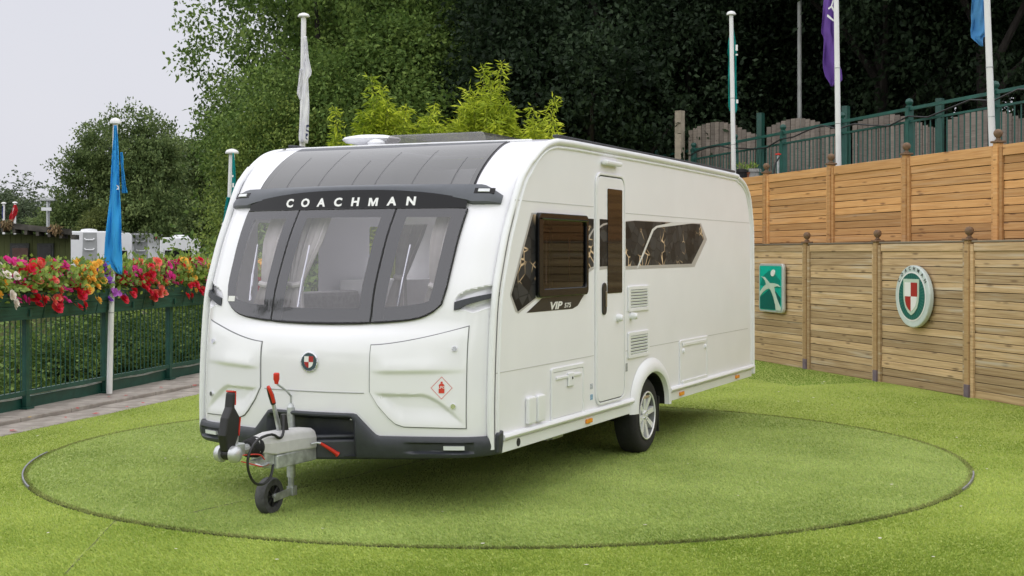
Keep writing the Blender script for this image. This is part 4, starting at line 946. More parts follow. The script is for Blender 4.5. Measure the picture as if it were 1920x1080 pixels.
# graphics
def crystal():
    m = bpy.data.materials.new('crystal_decal'); m.use_nodes = True; n = m.node_tree; L = n.links.new; b = n.nodes['Principled BSDF']; b.inputs['Roughness'].default_value = .4; b.inputs['Specular IOR Level'].default_value = .12
    t = n.nodes.new('ShaderNodeTexCoord')
    mpc = n.nodes.new('ShaderNodeMapping'); mpc.inputs['Scale'].default_value = (1, 1, 1.25); L(t.outputs['Object'], mpc.inputs[0])
    v = n.nodes.new('ShaderNodeTexVoronoi'); v.inputs['Scale'].default_value = 9; L(mpc.outputs[0], v.inputs['Vector'])
    r = n.nodes.new('ShaderNodeValToRGB'); e = r.color_ramp.elements; e[0].color = (.008, .008, .009, 1); e[1].color = (.06, .06, .062, 1)
    sp2 = n.nodes.new('ShaderNodeSeparateColor'); L(v.outputs['Color'], sp2.inputs[0]); L(sp2.outputs[0], r.inputs['Fac'])
    v2 = n.nodes.new('ShaderNodeTexVoronoi'); v2.feature = 'DISTANCE_TO_EDGE'; v2.inputs['Scale'].default_value = 9; L(mpc.outputs[0], v2.inputs['Vector'])
    er = n.nodes.new('ShaderNodeValToRGB'); er.color_ramp.elements[0].position = .02; er.color_ramp.elements[0].color = (1, 1, 1, 1); er.color_ramp.elements[1].position = .06; er.color_ramp.elements[1].color = (0, 0, 0, 1); L(v2.outputs['Distance'], er.inputs['Fac'])
    nz_ = n.nodes.new('ShaderNodeTexNoise'); nz_.inputs['Scale'].default_value = 3.4; nz_.inputs['Detail'].default_value = 1; L(t.outputs['Object'], nz_.inputs['Vector'])
    nr = n.nodes.new('ShaderNodeValToRGB'); nr.color_ramp.elements[0].position = .55; nr.color_ramp.elements[1].position = .66; L(nz_.outputs['Fac'], nr.inputs['Fac'])
    mu = n.nodes.new('ShaderNodeMath'); mu.operation = 'MULTIPLY'; L(er.outputs[0], mu.inputs[0]); L(nr.outputs[0], mu.inputs[1])
    er2 = n.nodes.new('ShaderNodeMath'); er2.operation = 'MULTIPLY'; L(er.outputs[0], er2.inputs[0]); er2.inputs[1].default_value = .7
    mx0 = n.nodes.new('ShaderNodeMix'); mx0.data_type = 'RGBA'; L(er2.outputs[0], mx0.inputs[0]); L(r.outputs[0], mx0.inputs[6]); mx0.inputs[7].default_value = (.008, .008, .008, 1)
    mx = n.nodes.new('ShaderNodeMix'); mx.data_type = 'RGBA'; L(mu.outputs[0], mx.inputs[0]); L(mx0.outputs[2], mx.inputs[6]); mx.inputs[7].default_value = (.75, .55, .36, 1); L(mx.outputs[2], b.inputs['Base Color'])
    return m
cry = crystal()
def decal(name, px, m, y, parent=cv):
    P = [side(*q) for q in px]
    return MB().add([(a, y, b) for a, b in P], [tuple(range(len(P)))]).build(name, m, parent, fix=False)
decal('decal_outline', [(996, 399), (1012, 399), (1006, 560), (972, 588), (966, 584), (956.5, 555), (957, 549)], silver_tape, -.0012)
decal('decal', [(999, 402), (1010, 402), (1004, 558.5), (970.5, 584.5), (958.5, 553)], cry, -.0018)
vp = decal('decal', [(986.7, 586.7), (1016, 559), (1096, 551), (1091, 559), (1083, 573), (1073, 579)], mat('decal_black', (.018, .018, .02), .35), -.0018)
x0, z0 = side(1042, 573); me = text_mesh('VIP', .115, .0006, .004); place_mesh(me, lambda a, b, c: (x0 + (a + b * .25) * 1.35, -.0022 - c, z0 - .002 + b * .62)); link('lettering', me, wht, vp)
x0b, z0b = side(1064, 572.5); me = text_mesh('575', .075, .0006, .0015); place_mesh(me, lambda a, b, c: (x0b + (a + b * .2) * 1.1, -.0022 - c, z0b + b * .62)); link('lettering', me, wht, vp)
decal('decal', [(1096, 409.3), (1113, 410.5), (1113, 500), (1096, 509)], cry, -.0018)
decal('decal_stripe', [(1098, 458), (1104, 440), (1113, 427), (1113, 431), (1106, 444), (1098, 466)], silver_tape, -.0024)
decal('decal_stripe', [(1096, 512), (1106, 502), (1113, 499.5), (1113, 504), (1105, 510), (1096, 520)], silver_tape, -.0021)
decal('decal', [(1121, 410.6), (1135.6, 411.5), (1135.6, 500), (1121, 500)], cry, -.0146, door)
decal('decal_stripe', [(1121, 424), (1128, 419), (1135.6, 417.5), (1135.6, 420.5), (1128, 423), (1121, 428)], silver_tape, -.0150, door)
decal('decal_stripe', [(1121, 500), (1135.6, 499), (1135.6, 504), (1121, 506)], silver_tape, -.0150, door)
decal('decal_outline', [(1169.5, 415), (1190, 413), (1314, 418.8), (1325.6, 449), (1302, 500.5), (1169.5, 505.5)], silver_tape, -.0012)
decal('decal', [(1169.5, 416), (1190, 414), (1312, 420.2), (1319.5, 448), (1296.5, 494.5), (1169.5, 499)], cry, -.0018)
decal('decal_stripe', [(1262, 416.5), (1230, 423.5), (1222, 430), (1193, 503.5), (1196, 503.2), (1225, 433), (1232, 427), (1300, 418.6)], mat('decal_white', (.7, .7, .7), .35), -.0024)
# seams in the side panel
for (ua, va), (ub, vb) in (((929, 699.3), (1113, 667.6)), ((1172, 657), (1402, 616.8)), ((966, 372), (1113, 390)), ((1172, 396), (1405, 421))):
    a, b = side(ua, va), side(ub, vb); zc = (a[1] + b[1]) / 2
    MB().box(((a[0] + b[0]) / 2, 0, zc), (abs(b[0] - a[0]), .003, .006)).build('panel_seam', mat('panel_seam_grey', (.52, .52, .51), .6), cv)
# fridge vents
for z0_, z1_ in ((1.20, 1.405), (.825, 1.035)):
    vf = sring(rrect(2.44, 2.945, z0_, z1_, .015), rrect(2.49, 2.90, z0_ + .03, z1_ - .03, .006), 0, -.014).build('fridge_vent', white_trim, cv, bevel=.004)
    MB().box((2.695, -.0015, (z0_ + z1_) / 2), (.41, .002, z1_ - z0_ - .06)).build('vent_dark', mat('vent_shadow', (.16, .155, .15), .9), vf)
    for i in range(6):
        zc = z0_ + .042 + (z1_ - z0_ - .084) * i / 5; MB().box((2.695, -.0075, zc), (.41, .009, .015), Matrix.Rotation(R(20), 3, 'X')).build('slat', white_trim, vf)
def hatch(x0, x1, z0, z1, nm):
    h = sring(rrect(x0, x1, z0, z1, .02), rrect(x0 + .03, x1 - .03, z0 + .03, z1 - .03, .012), 0, -.012).build(nm, white_trim, cv, bevel=.004)
    sprism(rrect(x0 + .032, x1 - .032, z0 + .032, z1 - .032, .012), -.001, -.008).build('hatch_lid', white_side, h, bevel=.003)
    return h
h1 = hatch(.88, 1.50, .48, .865, 'service_hatch')
MB().box((1.19, -.014, .79), (.46, .01, .02)).build('hatch_rib', white_trim, h1, bevel=.004); MB().box((1.22, -.016, .765), (.11, .014, .10)).build('hatch_latch', white_trim, h1, bevel=.008); MB().box((1.235, -.0242, .775), (.018, .003, .018)).build('keyhole', black_pl, h1)
for xx in (1.02, 1.38): MB().box((xx, -.014, .495), (.10, .016, .022)).build('hatch_hinge', white_trim, h1, bevel=.004)
h2 = hatch(3.77, 4.62, .475, .895, 'cassette_hatch')
for xx in (3.87, 4.53): MB().lathe([(.001, -.026), (.02, -.024), (.022, -.008), (.022, -.007)], (xx, 0, .80), 'Y', 12).build('hatch_lock', white_trim, h2, smooth=True)
MB().box((4.2, -.013, .855), (.72, .01, .03)).box((4.2, -.013, .515), (.74, .012, .04)).build('hatch_rib', white_trim, h2, bevel=.004)
for xx in (.455, .615): sprism(rrect(xx, xx + .125, .525, .705, .015), 0, -.03).build('socket_cover', white_trim, cv, bevel=.01)
for xx, zc in ((1.57, .428), (3.80, .425), (5.62, .427)): sprism(rrect(xx - .055, xx + .055, zc - .015, zc + .017, .006), -.008, -.026).build('side_marker', amber, cv, bevel=.004)
MB().box((2.02, -.03, 2.36), (.34, .05, .035)).build('awning_lamp', white_trim, cv, bevel=.012)
MB().lathe([(.001, -.0125), (.027, -.012), (.027, -.008)], (.33, 0, .425), 'Y', 16).build('skirt_hole', dark_gap, cv)
MB().box((2.41, -.001, .76), (.06, .003, .065)).build('mains_plate', mat('plate_grey', (.3, .31, .32), .5, .3, 60), cv)
for zc, mm in ((.675, 'a'), (.595, 'b')): MB().box((1.66, -.001, zc), (.05, .002, .04)).build('small_sticker', mat('sticker_' + mm, (.45, .47, .52) if mm == 'a' else (.25, .42, .6), .5, .5, 90), cv)
# wheel arch trim and wheel (both sides)
def wheel(ys, sg_):
    oa = lambda q, r_, h_: (2.985 + r_ * math.cos(R(q)), .375 + h_ * max(0, math.sin(R(q))) ** .85)
    qs = list(range(0, 181, 9)); m_ = MB(); n_ = len(qs)
    rows = [[(*oa(q, .375, .30), ys + sg_ * .004) for q in qs], [(*oa(q, .385, .31), ys + sg_ * .042) for q in qs], [(*oa(q, .41, .335), ys + sg_ * .05) for q in qs], [(*oa(q, .47, .39), ys + sg_ * .035) for q in qs], [(*oa(q, .505, .425), ys + sg_ * .002) for q in qs]]
    vs_ = [(a, c, b) for r_ in rows for a, b, c in r_]; fs_ = [(i * n_ + j, i * n_ + j + 1, (i + 1) * n_ + j + 1, (i + 1) * n_ + j) for i in range(4) for j in range(n_ - 1)]
    fs_ += [(0, n_, 2 * n_, 3 * n_, 4 * n_), tuple(k * n_ + n_ - 1 for k in range(4, -1, -1))]
    MB().add(vs_, fs_).build('wheel_arch', white_trim, cv, smooth=True)
    # dark inner wheel box
    vs_ = [(a, y, b) for y in (ys + sg_ * .003, ys - sg_ * .35) for a, b in [oa(q, .392, .302) for q in qs]]
    fs_ = [(j, j + 1, n_ + j + 1, n_ + j) for j in range(n_ - 1)] + [tuple(range(n_, 2 * n_))]
    MB().add(vs_, fs_).build('wheel_box', black_pl, cv)
    c = (2.985, ys - sg_ * .12, .317); ax_ = -sg_
    f = lambda P: [(r_, h * sg_) for r_, h in P]
    ty = MB().lathe(f([(.195, .075), (.205, .092), (.235, .099), (.28, .095), (.305, .075), (.315, .05), (.317, 0), (.315, -.05), (.305, -.078), (.27, -.098), (.2, -.09)]), c, 'Y', 48, cap=False).build('tyre', rubber, cv, smooth=True)
    for dy in (-.03, 0, .03): MB().lathe(f([(.3185, dy - .004), (.3185, dy + .004)]), c, 'Y', 48).build('tread_groove', dark_gap, ty) if False else None
    rm = MB().lathe(f([(.198, .088), (.205, .098), (.198, .102), (.186, .094), (.178, .02), (.05, .012), (.001, .012)])[::-1], c, 'Y', 48, cap=False).build('wheel_rim', alloy_dark, ty, smooth=True)
    sp = MB()
    for i in range(8):
        q = 2 * math.pi * i / 8 + .2; cq, sq_ = math.cos(q), math.sin(q)
        P = lambda r_, w_, h: (c[0] + r_ * cq - w_ * sq_, c[1] + h * sg_, c[2] + r_ * sq_ + w_ * cq)
        k = [P(.03, -.017, .076), P(.03, .017, .076), P(.19, .024, .092), P(.19, -.024, .092), P(.03, -.02, .03), P(.03, .02, .03), P(.19, .028, .045), P(.19, -.028, .045)]
        sp.add(k, [(0, 1, 2, 3), (4, 5, 6, 7), (0, 1, 5, 4), (1, 2, 6, 5), (2, 3, 7, 6), (3, 0, 4, 7)])
    sp.lathe(f([(.001, .086), (.03, .084), (.048, .074), (.05, .03)]), c, 'Y', 20)
    sp.build('wheel_spokes', alloy, ty)
    lip = MB(); lip.tube([(c[0] + .194 * math.cos(2 * math.pi * i / 40), c[1] + sg_ * .096, c[2] + .194 * math.sin(2 * math.pi * i / 40)) for i in range(40)], .008, 8, closed=True).build('rim_lip', alloy, ty, smooth=True)
    for i in range(5):
        q = 2 * math.pi * i / 5; MB().lathe(f([(.001, .096), (.008, .095), (.009, .07)]), (c[0] + .034 * math.cos(q), c[1], c[2] + .034 * math.sin(q)), 'Y', 8).build('wheel_bolt', chrome, ty)
wheel(0, -1); wheel(W, 1)
MB().box((3.28, .12, .30), (.02, .2, .30)).build('mudflap', black_pl, cv)
MB().tube([(2.985, .2, .3), (2.985, W - .2, .3)], .05, 10).box((2.9, .55, .34), (5.0, .06, .12)).box((2.9, W - .55, .34), (5.0, .06, .12)).build('axle_chassis', black_pl, cv)
MB().box((1.55, .25, .33), (.2, .05, .08)).box((1.6, .35, .31), (.05, .05, .1)).build('underfloor_bracket', galv, cv)
MB().box((6.25, .0, .455), (.05, .06, .10)).build('rear_corner_cap', white_trim, cv, bevel=.012)
# roof fittings
rl_ = MB(); zz_ = 2.485
rl_.prism([(0, 0), (1, 0), (.95, 1), (.05, 1)], lambda a, b: (1.45 + .05 * b, .78 + .92 * a, zz_ + .115 * b), lambda a, b: (2.35 - .05 * b, .78 + .92 * a, zz_ + .115 * b)).build('roof_light', glass('smoked_acrylic', (.62, .60, .60), .12, 1.9), cv, bevel=.03, seg=3)
MB().box((1.42, 1.24, zz_ - .003), (.06, 1.08, .03)).box((2.38, 1.24, zz_ - .003), (.06, 1.08, .03)).box((1.9, .74, zz_ - .003), (.90, .06, .03)).box((1.9, 1.74, zz_ - .003), (.90, .06, .03)).build('roof_light_base', white_trim, cv, bevel=.01)
MB().lathe([(.001, 0), (.10, .004), (.19, .02), (.215, .045), (.20, .062), (.12, .078), (.001, .084)], (1.75, 1.95, 2.545), 'Z', 32, (1, 1.15)).tube([(1.75, 1.95, 2.46), (1.75, 1.95, 2.555)], .018, 10).build('aerial', white_trim, cv, smooth=True)
MB().lathe([(.001, 0), (.06, .005), (.075, .03), (.05, .06), (.001, .065)], (1.62, 1.83, 2.52), 'Z', 20).build('aerial_pod', white_trim, cv, smooth=True)

# ------------------------------------------------------------------ flagpoles and flags
pole_m = mat('white_pole_paint', (.74, .74, .73), .4, .05, 4)
cloth = lambda nm, c: mat('flag_' + nm, c, .75, .12, 3, trans=.25)
def flagpole(u0, u1, vtop, d, z0, r_, label, cap=True):
    a = Vector((*at(u0, d), z0)); b = Vector((*at(u1, d), hz(vtop, d)))
    root = empty('flagpole', a, label, 'flagpole')
    MB().tube([a, a.lerp(b, .5), b], [r_, r_ * .95, r_ * .85], 14).build('shaft', pole_m, root, smooth=True)
    if cap: MB().lathe([(r_ * .9, -.01), (r_ * 1.9, .0), (r_ * 1.95, .02), (r_ * 1.5, .05), (r_ * .6, .066), (.001, .07)], b, 'Z', 18).build('finial', pole_m, root, smooth=True)
    for k in (.3, .55): 
        p = a.lerp(b, k); MB().lathe([(r_ * 1.03, -.006), (r_ * 1.05, .006)], p, 'Z', 14).build('band', galv, root)
    return root
def flag(lobes, d, m, label, marks=(), cat='flag', nf=3):
    """limp cloth: each lobe is rows of (v, left u, right u); folds run down the cloth"""
    root = None; obs = []
    for li, (rows, back) in enumerate(lobes):
        vs_ = []; fs_ = []; n_ = 18; m_ = 30; v0, v1 = rows[0][0], rows[-1][0]
        Lf = [(r_[0], r_[1]) for r_ in rows]; Rf = [(r_[0], r_[2]) for r_ in rows]
        for j in range(m_ + 1):
            v = v0 + (v1 - v0) * j / m_; l, r = interp(v, Lf), interp(v, Rf); wd_ = (r - l) * d / FPX
            for i in range(n_ + 1):
                s_ = i / n_; dd = d + back + min(.05, .16 * wd_) * math.sin(s_ * math.pi * nf + .8 * math.sin(j * .18) + li) + .01 * math.sin(j * .5 + i)
                x_, y_ = at(l + (r - l) * s_, d); k = (dd - d)
                vs_.append((x_ + FW[0] * k, y_ + FW[1] * k, hz(v, d)))
        for j in range(m_):
            for i in range(n_): fs_.append((j * (n_ + 1) + i, j * (n_ + 1) + i + 1, (j + 1) * (n_ + 1) + i + 1, (j + 1) * (n_ + 1) + i))
        o = MB().add(vs_, fs_).build('flag' if li == 0 else 'fold', m, root, smooth=True)
        md = o.modifiers.new('thick', 'SOLIDIFY'); md.thickness = .003
        if li == 0: root = o; o['label'] = label; o['category'] = cat
        obs.append(o)
    for px, mm, nm in marks:
        P = [(*at(u, d), hz(v, d)) for u, v in px]; MB().add([(x_ - FW[0] * .125, y_ - FW[1] * .125, z) for x_, y_, z in P], [tuple(range(len(P)))]).build(nm, mm, root)
    return root
flagpole(205, 216.5, 232, 15.75, .06, .034, 'white flagpole with mushroom cap strapped to the flower railing')
flag([([(237, 219, 225), (300, 215, 229), (360, 212, 231), (394, 208.5, 232), (450, 204, 233), (492, 201, 234), (496, 208, 234), (514, 228, 234)], -.12),
      ([(290, 213, 217), (330, 207, 216), (376, 201.5, 213), (380, 208, 213)], .08), ([(285, 224, 228), (325, 226, 231), (362, 226, 237.5)], .04)], 15.75, cloth('blue', (.04, .40, .82)),
     'bright blue limp flag hanging down beside the flower railing pole', [([(221.5, 358), (227, 353), (223.5, 347), (228, 350), (230, 347), (229.5, 353), (231, 361), (227.5, 356)], wht, 'bird_mark')])
flagpole(420, 435, 288, 19.7, -.3, .05, 'white flagpole with mushroom cap rising beside the leafy bush')
flag([([(288, 438, 441), (330, 438, 445), (375, 436, 445), (420, 430, 441)], -.1), ([(370, 426, 433), (410, 420, 430), (446, 415, 422), (450, 417, 419)], -.06)], 19.7, cloth('teal', (.0, .34, .33)), 'teal limp flag half hidden behind the caravan front',
     [([(439, 344), (442, 344), (442, 352), (439, 352)], wht, 'mark'), ([(438, 329), (441, 329), (441, 333), (438, 333)], wht, 'mark'), ([(438, 367), (443, 367), (443, 371), (438, 371)], wht, 'mark'), ([(419, 420), (422, 416), (423, 423), (420, 424)], wht, 'mark')])
flagpole(563, 569.5, 32, 22.5, .3, .05, 'tall white flagpole with mushroom cap in front of the dark trees')
flag([([(70, 572, 577), (110, 571, 581), (142, 569, 588), (146, 570, 580), (200, 566, 582), (262, 562, 580), (270, 565, 579)], -.12), ([(130, 563, 568), (176, 557.5, 568), (188, 563, 567)], -.05)], 22.5, cloth('white', (.90, .90, .96)), 'white limp flag with dark blue lettering hanging above caravan roof',
     [([(576, 236), (581, 235), (581, 238.5), (577, 240), (576.5, 244), (581, 246), (580.5, 249), (575, 246), (574.5, 240)], mat('navy_print', (.02, .03, .10), .6), 'lettering'), ([(575, 251), (580, 252), (579, 256), (575, 258), (579, 261), (578.5, 264), (574.5, 260), (573.5, 256)], mat('navy_print', (.02, .03, .10), .6), 'lettering')])
flagpole(1376.5, 1371, 28, 23.7, 2.6, .042, 'slim white flagpole with flat cap behind upper fence beside plant pots', cap=True)
flag([([(50, 1373, 1374.5), (75, 1366, 1379), (100, 1364.5, 1381), (108, 1366, 1380), (180, 1365, 1382), (205, 1366, 1382.5), (212, 1372, 1380)], .0)], 23.8, cloth('sea_green', (.0, .36, .32)), 'narrow sea green limp flag wrapped close to slim flagpole', [([(1377, 86), (1381, 86), (1381, 97), (1377, 97)], wht, 'mark'), ([(1377, 103), (1381, 103), (1381, 106), (1377, 106)], wht, 'mark'), ([(1378, 188), (1382, 188), (1382, 195), (1378, 195)], wht, 'mark')])
flagpole(1573, 1567, -60, 20.1, 2.6, .042, 'white flagpole carrying a purple flag behind the upper fence')
flag([([(-30, 1552, 1566), (0, 1548, 1567), (40, 1545, 1569), (58, 1543.5, 1570), (68, 1549, 1571), (115, 1545, 1576), (128, 1546, 1582), (142, 1550, 1584), (148, 1554, 1584), (156, 1560, 1576), (160, 1561, 1566)], .12)], 20.25, cloth('purple', (.17, .075, .38)), 'purple limp flag with white curled emblem behind the upper fence',
     [([(1547, 30), (1549, 30), (1562, 42), (1562, 45), (1547, 34)], wht, 'emblem'), ([(1549, 18), (1554, 14), (1558, 2), (1560, 3), (1556, 16), (1550, 21)], wht, 'emblem'), ([(1557, 14), (1561, 22), (1563, 20), (1563, 25), (1560, 26), (1555, 17)], wht, 'emblem')])
flagpole(1863, 1849, -40, 16.4, 2.6, .042, 'white flagpole carrying a sky blue flag beside terrace railing')
flag([([(-40, 1828, 1856), (0, 1829, 1860), (40, 1827, 1863), (54, 1824, 1864), (58, 1824.5, 1864), (68, 1826, 1850), (84, 1846, 1850)], .12)], 16.5, cloth('sky_blue', (.09, .32, .62)), 'sky blue limp flag hanging beside the terrace railing')
a = Vector((*at(1499, 28.5), 2.8)); MB().tube([a, (a.x, a.y, 6.0), (a.x, a.y, 9.5)], [.05, .045, .04], 12).lathe([(.09, 2.75), (.09, 2.85), (.05, 2.95)], (a.x, a.y, 0), 'Z', 12).build('lamp_post', mat('grey_post', (.35, .36, .34), .5, .2, 3), label='tall thin grey metal post rising from behind arched panel fence', cat='post', smooth=True)

# pots and tap on the terrace
clay = mat('terracotta', (.33, .12, .06), .85, .2, 20); greyp = mat('grey_pot_glaze', (.40, .40, .38), .7, .15, 15)
gp = np.random.default_rng(3)
for u, v, r_, mm, lab in ((1388, 318, .16, black_pl, 'black square edged pot with seedlings behind the upper fence'), (1401, 321, .11, clay, 'small terracotta pot with seedlings behind the upper fence'), (1411, 317, .14, greyp, 'grey glazed pot with seedlings behind the upper fence')):
    d_ = 24.0; x_, y_ = at(u, d_); z_ = 2.6; h_ = hz(v, d_) - z_
    root = empty('plant_pot', (x_, y_, z_), lab, 'pot')
    MB().lathe([(r_ * .7, 0), (r_ * .95, h_ * .9), (r_ * 1.08, h_ * .9), (r_ * 1.08, h_), (r_ * .9, h_), (r_ * .85, h_ * .92), (.001, h_ * .92)], (x_, y_, z_), 'Z', 18).build('pot', mm, root, smooth=True)
    c_ = gp.normal(0, 1, (60, 3)) * np.array([r_ * .5, r_ * .5, .03]) + np.array([x_, y_, z_ + h_ + .05]); c_[:, 2] = np.maximum(c_[:, 2], z_ + h_)
    quads('seedling', leaf_quads(c_, np.tile([0, 0, 1.], (60, 1)),   .05, .4, gp, .7, 0, .6), leaf_bright, root, kind='stuff')
x_, y_ = at(1459, 22.3); tp_ = empty('standpipe', (x_, y_, 2.6), 'garden tap standpipe with red handle and hose behind upper fence', 'tap')
MB().tube([(x_, y_, 2.6), (x_, y_, 3.27)], .02, 8).build('pipe', galv, tp_); MB().lathe([(.001, .0), (.05, .01), (.05, .03), (.001, .04)], (x_, y_, 3.27), 'Z', 12).build('handle', red_pl, tp_)
MB().tube(bez([(x_, y_ - .02, 3.24), (x_ - .05, y_ - .02, 3.22), (x_ - .1, y_ + .03, 3.1), (x_ - .12, y_ + .05, 2.8), (x_ - .1, y_ + .05, 2.62)]), .014, 8).build('hose', black_pl, tp_, smooth=True)

# ------------------------------------------------------------------ trees
TG = np.random.default_rng(21)
bark = mat('bark', (.022, .018, .014), .9, .35, 6, bump=.6, bscale=14, stretch=(1, 1, .25))
def leafm(nm, c, c2, isl=.4): return mat('leaf_' + nm, c, .5, .25, .9, col2=c2, island=isl, trans=.3, spec=.12)
LM = dict(farhaze=leafm('far', (.095, .15, .045), (.18, .24, .085)), dark=leafm('dark', (.014, .028, .012), (.036, .060, .028)), deep=leafm('deep', (.07, .13, .03), (.14, .21, .055)), mid=leafm('mid', (.10, .18, .035), (.19, .28, .07)), bright=leafm('bright', (.15, .23, .045), (.26, .34, .08)), olive=leafm('olive', (.085, .115, .03), (.15, .18, .05)), pale=leafm('pale', (.07, .105, .05), (.12, .155, .085)), bamboo=leafm('bamboo', (.31, .45, .03), (.60, .68, .07), .4))  # wood's shade painted into the dark leaves, distance haze into far and pale ones
def crown(seed, rx, rz, z0, nbl, ncl, lpc, ls, spread=.42, asp=.55, droop=.5, wild=.0):
    g = np.random.default_rng(seed); C = []
    for k in range(nbl):
        while True:
            p = g.uniform(-1, 1, 3)
            if np.linalg.norm(p) < .82: break
        C.append(p)
    C = np.array(C) * np.array([rx, rx, rz]); Rb = g.uniform(.32, .52, nbl) * min(rx, rz)
    idx = g.integers(0, nbl, ncl); dv = g.normal(0, 1, (ncl, 3)); dv[:, 2] = dv[:, 2] * .8 + .25; dv /= np.linalg.norm(dv, axis=1)[:, None]
    rr_ = Rb[idx] * (1 - np.abs(g.normal(0, .22, ncl))); cc = C[idx] + dv * rr_[:, None] * g.uniform(.9, 1.2 + wild, (ncl, 1))
    cc[:, 2] += z0 + rz
    n = ncl * lpc; ci = np.repeat(np.arange(ncl), lpc); off = g.normal(0, 1, (n, 3)) * spread * np.array([.6, .6, .38])
    off += dv[ci] * (g.random(n)[:, None] - .3) * spread * .9
    return leaf_quads(cc[ci] + off, dv[ci] * .7, ls, asp, g, .75, droop), C + np.array([0, 0, z0 + rz]), Rb
ARCH = {}
def arche(nm, leafkey, **k):
    q, C, Rb = crown(**k); o = quads('crown', q, LM[leafkey]); ARCH[nm] = (o.data, C); bpy.data.objects.remove(o)
    m_ = MB(); zt = C[:, 2].max(); r0 = .035 * (k['z0'] + 2 * k['rz']) * .55
    m_.tube([(0, 0, -.6), (.05, .02, k['z0'] * .6), (.1, -.05, k['z0'] + k['rz'] * .6), (0, .1, k['z0'] + k['rz'] * 1.5)], [r0 * 1.25, r0, r0 * .7, r0 * .25], 9)
    for c in C[:9]:
        h0 = max(k['z0'] * .7, c[2] - 1.6 * (abs(c[0]) + abs(c[1])) * .5); m_.tube([(.07, 0, h0), (c[0] * .5, c[1] * .5, (h0 + c[2]) / 2 + .1), tuple(c)], [r0 * .5, r0 * .32, r0 * .1], 6)
    ARCH[nm] += (raw(m_.v, m_.f),)
arche('oak', 'deep', seed=1, rx=3.1, rz=3.6, z0=1.6, nbl=18, ncl=560, lpc=64, ls=.12, spread=.46)
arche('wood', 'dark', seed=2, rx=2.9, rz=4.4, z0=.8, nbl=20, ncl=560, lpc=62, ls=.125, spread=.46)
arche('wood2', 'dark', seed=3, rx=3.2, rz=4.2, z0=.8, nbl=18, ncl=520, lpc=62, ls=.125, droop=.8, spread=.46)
arche('holly', 'mid', seed=4, rx=2.2, rz=3.4, z0=.5, nbl=18, ncl=480, lpc=60, ls=.10, spread=.36)
arche('lime', 'bright', seed=5, rx=2.4, rz=3.2, z0=.6, nbl=16, ncl=420, lpc=52, ls=.11, wild=.2)
arche('sky', 'mid', seed=6, rx=3.0, rz=3.6, z0=1.5, nbl=20, ncl=640, lpc=56, ls=.115, wild=.16, spread=.30)
arche('far', 'farhaze', seed=7, rx=3.0, rz=3.8, z0=1.0, nbl=24, ncl=900, lpc=38, ls=.19, spread=.38, wild=.06)
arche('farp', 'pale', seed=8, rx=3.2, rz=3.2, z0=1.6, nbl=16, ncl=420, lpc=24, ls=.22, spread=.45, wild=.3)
arche('weep', 'olive', seed=9, rx=1.4, rz=3.6, z0=.6, nbl=14, ncl=520, lpc=26, ls=.17, asp=.35, droop=1.8, spread=.4)
arche('bush', 'deep', seed=10, rx=1.0, rz=.95, z0=-.1, nbl=14, ncl=300, lpc=26, ls=.085, spread=.2, wild=.2)
arche('bushb', 'bright', seed=12, rx=1.0, rz=1.0, z0=-.1, nbl=12, ncl=260, lpc=24, ls=.08, spread=.2, wild=.3)
arche('bushm', 'mid', seed=13, rx=1.1, rz=1.1, z0=-.1, nbl=12, ncl=260, lpc=26, ls=.08, spread=.2, wild=.3)
def tree(nm, u, d, sx, sz, label, group=None, z=None, name='tree', cat='tree', rz=None):
    x_, y_ = at(u, d); z_ = ground_h(x_, y_) if z is None else z; me, C, tk = ARCH[nm]
    root = empty(name, (x_, y_, z_), label, cat, group); a = random.uniform(0, 6.28) if rz is None else rz
    for n_, m_, mm in (('trunk', tk, bark), ('crown', me, None)):
        o = link(n_, m_, mm, root); o.location = (x_, y_, z_); o.rotation_euler = (0, 0, a); o.scale = (sx, sx, sz)
    return root
# big trees left of centre, against the sky
tree('sky', 600, 31, .98, 1.12, 'broad tree with ragged sprays of leaves reaching over the open sky', z=0, rz=.6)
tree('oak', 690, 35, 1.15, 1.4, 'tall full crowned green tree behind white flag', z=.5)
tree('holly', 585, 29.5, .85, .86, 'glossy leaved bushy tree behind the white flagpole', z=0)
tree('holly', 745, 30.5, 1.1, .92, 'glossy pointed tree standing just behind the yellow bamboo', z=.5)
tree('lime', 500, 29, .62, .74, 'light green leafy tree beside teal flagpole', z=-.3)
tree('lime', 490, 34, .50, .66, 'light green bushy tree beside the row of white caravans', z=-.5)
tree('sky', 555, 38, .80, .92, 'mid green tree above the light green bushes', z=-.4)
tree('oak', 830, 36, 1.1, 1.45, 'dense green tree above the bamboo', z=2)
# the wood on the bank
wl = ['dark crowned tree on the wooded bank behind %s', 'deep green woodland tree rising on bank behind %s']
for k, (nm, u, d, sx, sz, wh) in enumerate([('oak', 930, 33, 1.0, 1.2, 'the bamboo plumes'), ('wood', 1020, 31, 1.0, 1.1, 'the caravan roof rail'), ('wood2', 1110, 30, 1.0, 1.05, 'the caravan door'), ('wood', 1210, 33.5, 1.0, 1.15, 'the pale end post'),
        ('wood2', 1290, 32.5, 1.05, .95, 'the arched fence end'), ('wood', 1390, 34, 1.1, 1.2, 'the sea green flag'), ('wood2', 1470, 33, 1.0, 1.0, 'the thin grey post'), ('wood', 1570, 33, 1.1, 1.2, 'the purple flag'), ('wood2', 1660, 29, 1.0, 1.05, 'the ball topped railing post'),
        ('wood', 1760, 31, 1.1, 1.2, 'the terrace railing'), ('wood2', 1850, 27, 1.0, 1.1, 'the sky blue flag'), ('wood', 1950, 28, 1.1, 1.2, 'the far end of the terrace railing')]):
    tree(nm, u, d, sx, sz, wl[k % 2] % wh)
